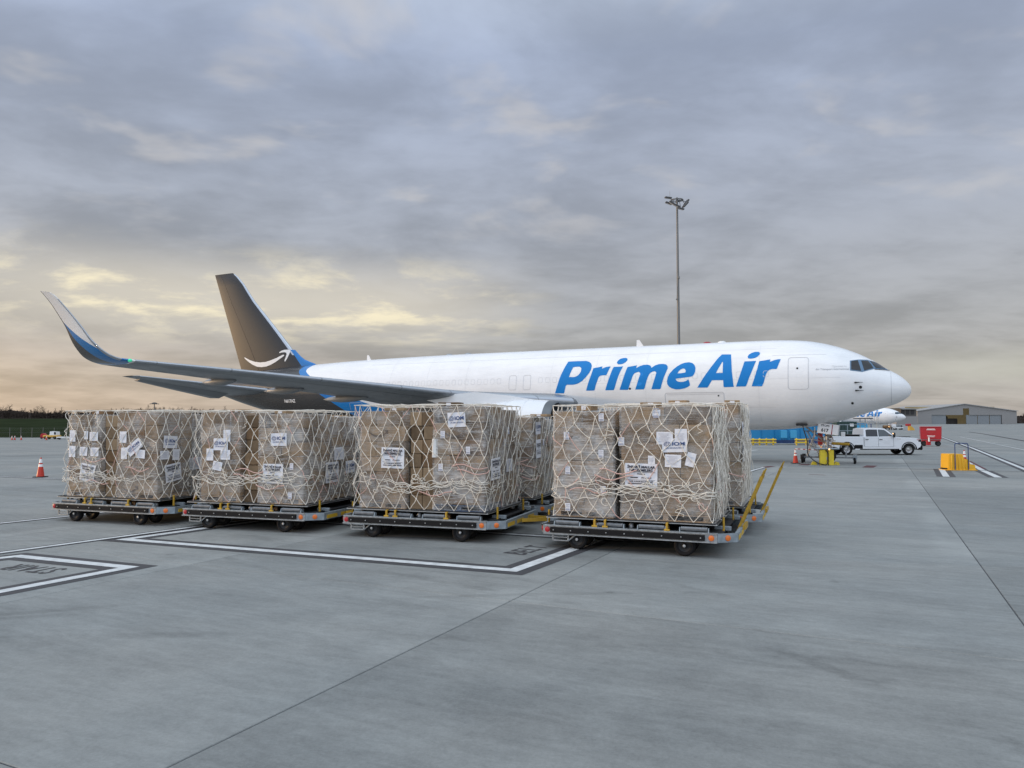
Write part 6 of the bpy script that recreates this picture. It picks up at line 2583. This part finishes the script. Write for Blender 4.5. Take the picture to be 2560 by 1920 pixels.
def far_bits():
    def at(px, Y):
        x = (px - 1280) / FPX * Y
        return Vector((x, Y, ground_z(x, Y) - .02))
    # green container and work platform beyond the pickup bed
    T = thing('green_container', at(2116, 96), 0, 'dark green container with white placard behind the pickup bed', 'container')
    mb = MB()
    mb.box((0, 1, 1.35), (2.6, 2, 2.5), bev=.03)
    mb.obj('shell', M['container_green'], T)
    for k in range(6):
        mb = MB()
        mb.box((-1.05 + k * .42, -.03, 1.35), (.14, .06, 2.3))
        mb.obj('wall_rib', M['container_green'], T)
    mb = MB()
    mb.box((.6, -.08, 2.15), (.5, .03, .35))
    mb.obj('placard', M['white_plain'], T)
    T = thing('work_platform', at(2130, 88), 0, 'grey railed work platform standing beyond the pickup bed', 'platform')
    for x in (-1.6, -.6, .9, 1.5):
        mb = MB()
        mb.cyl((x, 0, 0), (x, 0, 3.0 if x > 0 else 2.2), .05, n=6)
        mb.obj('post', M['dolly_grey'], T)
    for z in (1.5, 2.2):
        mb = MB()
        mb.tube([(-1.6, 0, z), (1.5, 0, z)], .045, 6)
        mb.obj('rail', M['dolly_grey'], T)
    mb = MB()
    mb.box((1.25, 0, 2.95), (2.2, .4, .1), bev=.02)
    mb.obj('canopy', M['dolly_dark'], T)
    for px, Y, w, lab in ((2137, 130, 3.4, 'bright blue bin behind the work platform, wider of two'), (2158, 150, 1.6, 'bright blue bin beside the lattice stair, narrower of two')):
        T = thing('blue_bin', at(px, Y), 0, lab, 'bin', 'blue bins beyond the pickup')
        mb = MB()
        mb.box((0, 1, 1.15), (w, 2, 2.2), bev=.05)
        mb.obj('shell', M['box_blue'], T)
        mb = MB()
        mb.box((0, 1, 2.3), (w + .1, 2.1, .12), bev=.03)
        mb.obj('lid', M['wall_blue'], T)
    # lattice access stand
    T = thing('access_stair', at(2176, 118), 0, 'tall lattice access stand between the pickup and the distant jet', 'stairs')
    mb = MB()
    for x in (-.6, .6):
        mb.tube([(x, 0, 2.2), (x, 0, 3.9)], .04, 5)
    for k in range(5):
        z = 2.3 + k * .38
        mb.tube([(-.6, 0, z), (.6, 0, z)], .035, 5)
    mb.tube([(-.6, 0, 2.3), (.6, 0, 3.8)], .03, 5)
    mb.tube([(.6, 0, 2.3), (-.6, 0, 3.8)], .03, 5)
    mb.obj('guard_cage', M['steel'], T)
    mb = MB()
    mb.tube([(0, 0, 0), (0, 0, 2.3)], .09, 8)
    mb.box((0, 0, .1), (1.4, 1.4, .12))
    mb.obj('column', M['rail_blue'], T)
    mb = MB()
    for x in (.95, 1.15):
        mb.tube([(x, 0, 0), (x, 0, 4.3)], .03, 5)
    for k in range(12):
        mb.tube([(.95, 0, .3 + k * .33), (1.15, 0, .3 + k * .33)], .02, 4)
    mb.obj('ladder', M['steel'], T)

    def tug(px, Y, lab, body, cab, scale=1.0, name='baggage_tug'):
        T = thing(name, at(px, Y), 0, lab, 'tug')
        mb = MB()
        mb.box((0, 0, .62 * scale), (3.0 * scale, 1.4, .42 * scale), bev=.08)
        mb.obj('body', M[body], T, smooth=40)
        mb = MB()
        mb.prism([(-.2, .8), (1.25, .8), (1.15, 1.55), (-.1, 1.6)], -.62, .62, Matrix.Scale(scale, 4) @ Matrix.Rotation(R(90), 4, 'X'))
        mb.obj('cab', M[cab], T)
        mb = MB()
        mb.poly([(.75 * scale, -.635 * scale, .95 * scale), (1.15 * scale, -.635 * scale, .95 * scale), (1.1 * scale, -.635 * scale, 1.45 * scale), (.75 * scale, -.635 * scale, 1.48 * scale)])
        mb.obj('window', M['truck_glass'], T)
        for x in (-.95, .95):
            for y in (-.6, .6):
                wheel(T, (x * scale, y, .34 * scale), .34 * scale, .22, 'dolly_dark', 16)
        return T
    tug(133, 153, 'white and yellow aircraft tug parked by the fence', 'ramp_yellow', 'white_plain')
    T = tug(2243, 250, 'small white tug parked under the distant jet', 'white_plain', 'hangar_door', 1.0)
    T = thing('red_reel_cart', at(115.5, 156), 0, 'dark red hose cart behind the white and yellow tug', 'cart')
    mb = MB()
    mb.cyl((-.3, -.4, .65), (-.3, .4, .65), .5, n=14)
    mb.box((0, 0, .3), (1.5, .9, .2))
    mb.obj('reel', M['red_gse'], T)
    for x in (-.5, .5):
        wheel(T, (x, -.4, .22), .22, .14, 'dolly_dark', 14)
    T = thing('flat_trailer', at(170, 150), 0, 'low white flat trailer by the fence beside the fourth dolly', 'trailer')
    mb = MB()
    mb.box((0, 0, .45), (3.4, 1.5, .22), bev=.04)
    mb.obj('deck', M['white_plain'], T)
    for x in (-1.1, 1.1):
        wheel(T, (x, -.6, .2), .2, .14, 'dolly_dark', 14)
    T = thing('towed_ramp', at(2276, 235), 0, 'yellow loading ramp with red head parked before the hangar', 'ramp')
    mb = MB()
    mb.prism([(-.8, 0), (1.0, 0), (.6, .8), (-.3, 1.5), (-.8, 1.5)], -.5, .5, Matrix.Rotation(R(90), 4, 'X'))
    mb.obj('ramp', M['ramp_yellow'], T)
    mb = MB()
    mb.box((-.9, 0, 1.8), (1.4, .9, .7), bev=.1)
    mb.obj('head', M['red_gse'], T)
    T = thing('belt_unit', at(2216, 255), 0, 'brown ground unit with amber lamp under the distant jet', 'cart')
    mb = MB()
    mb.box((0, 0, .9), (2.6, 1.4, 1.1), bev=.2)
    mb.obj('housing', M['bronze'], T, smooth=40)
    mb = MB()
    mb.box((.3, -.72, 1.0), (.35, .05, .2))
    mb.obj('lamp', M['lamp_amber'], T)
    for x in (-.8, .8):
        wheel(T, (x, -.6, .3), .3, .2, 'dolly_dark', 14)
    T = thing('white_generator', at(2229, 262), 0, 'white box generator under the distant jet', 'generator')
    mb = MB()
    mb.box((0, 0, 1.3), (2.0, 1.3, 1.0), bev=.05)
    mb.obj('housing', M['white_plain'], T)
    mb = MB()
    mb.box((0, 0, .55), (2.2, 1.2, .3))
    mb.obj('chassis', M['dolly_dark'], T)
    for x in (-.7, .7):
        wheel(T, (x, -.55, .25), .25, .18, 'dolly_dark', 14)


far_bits()
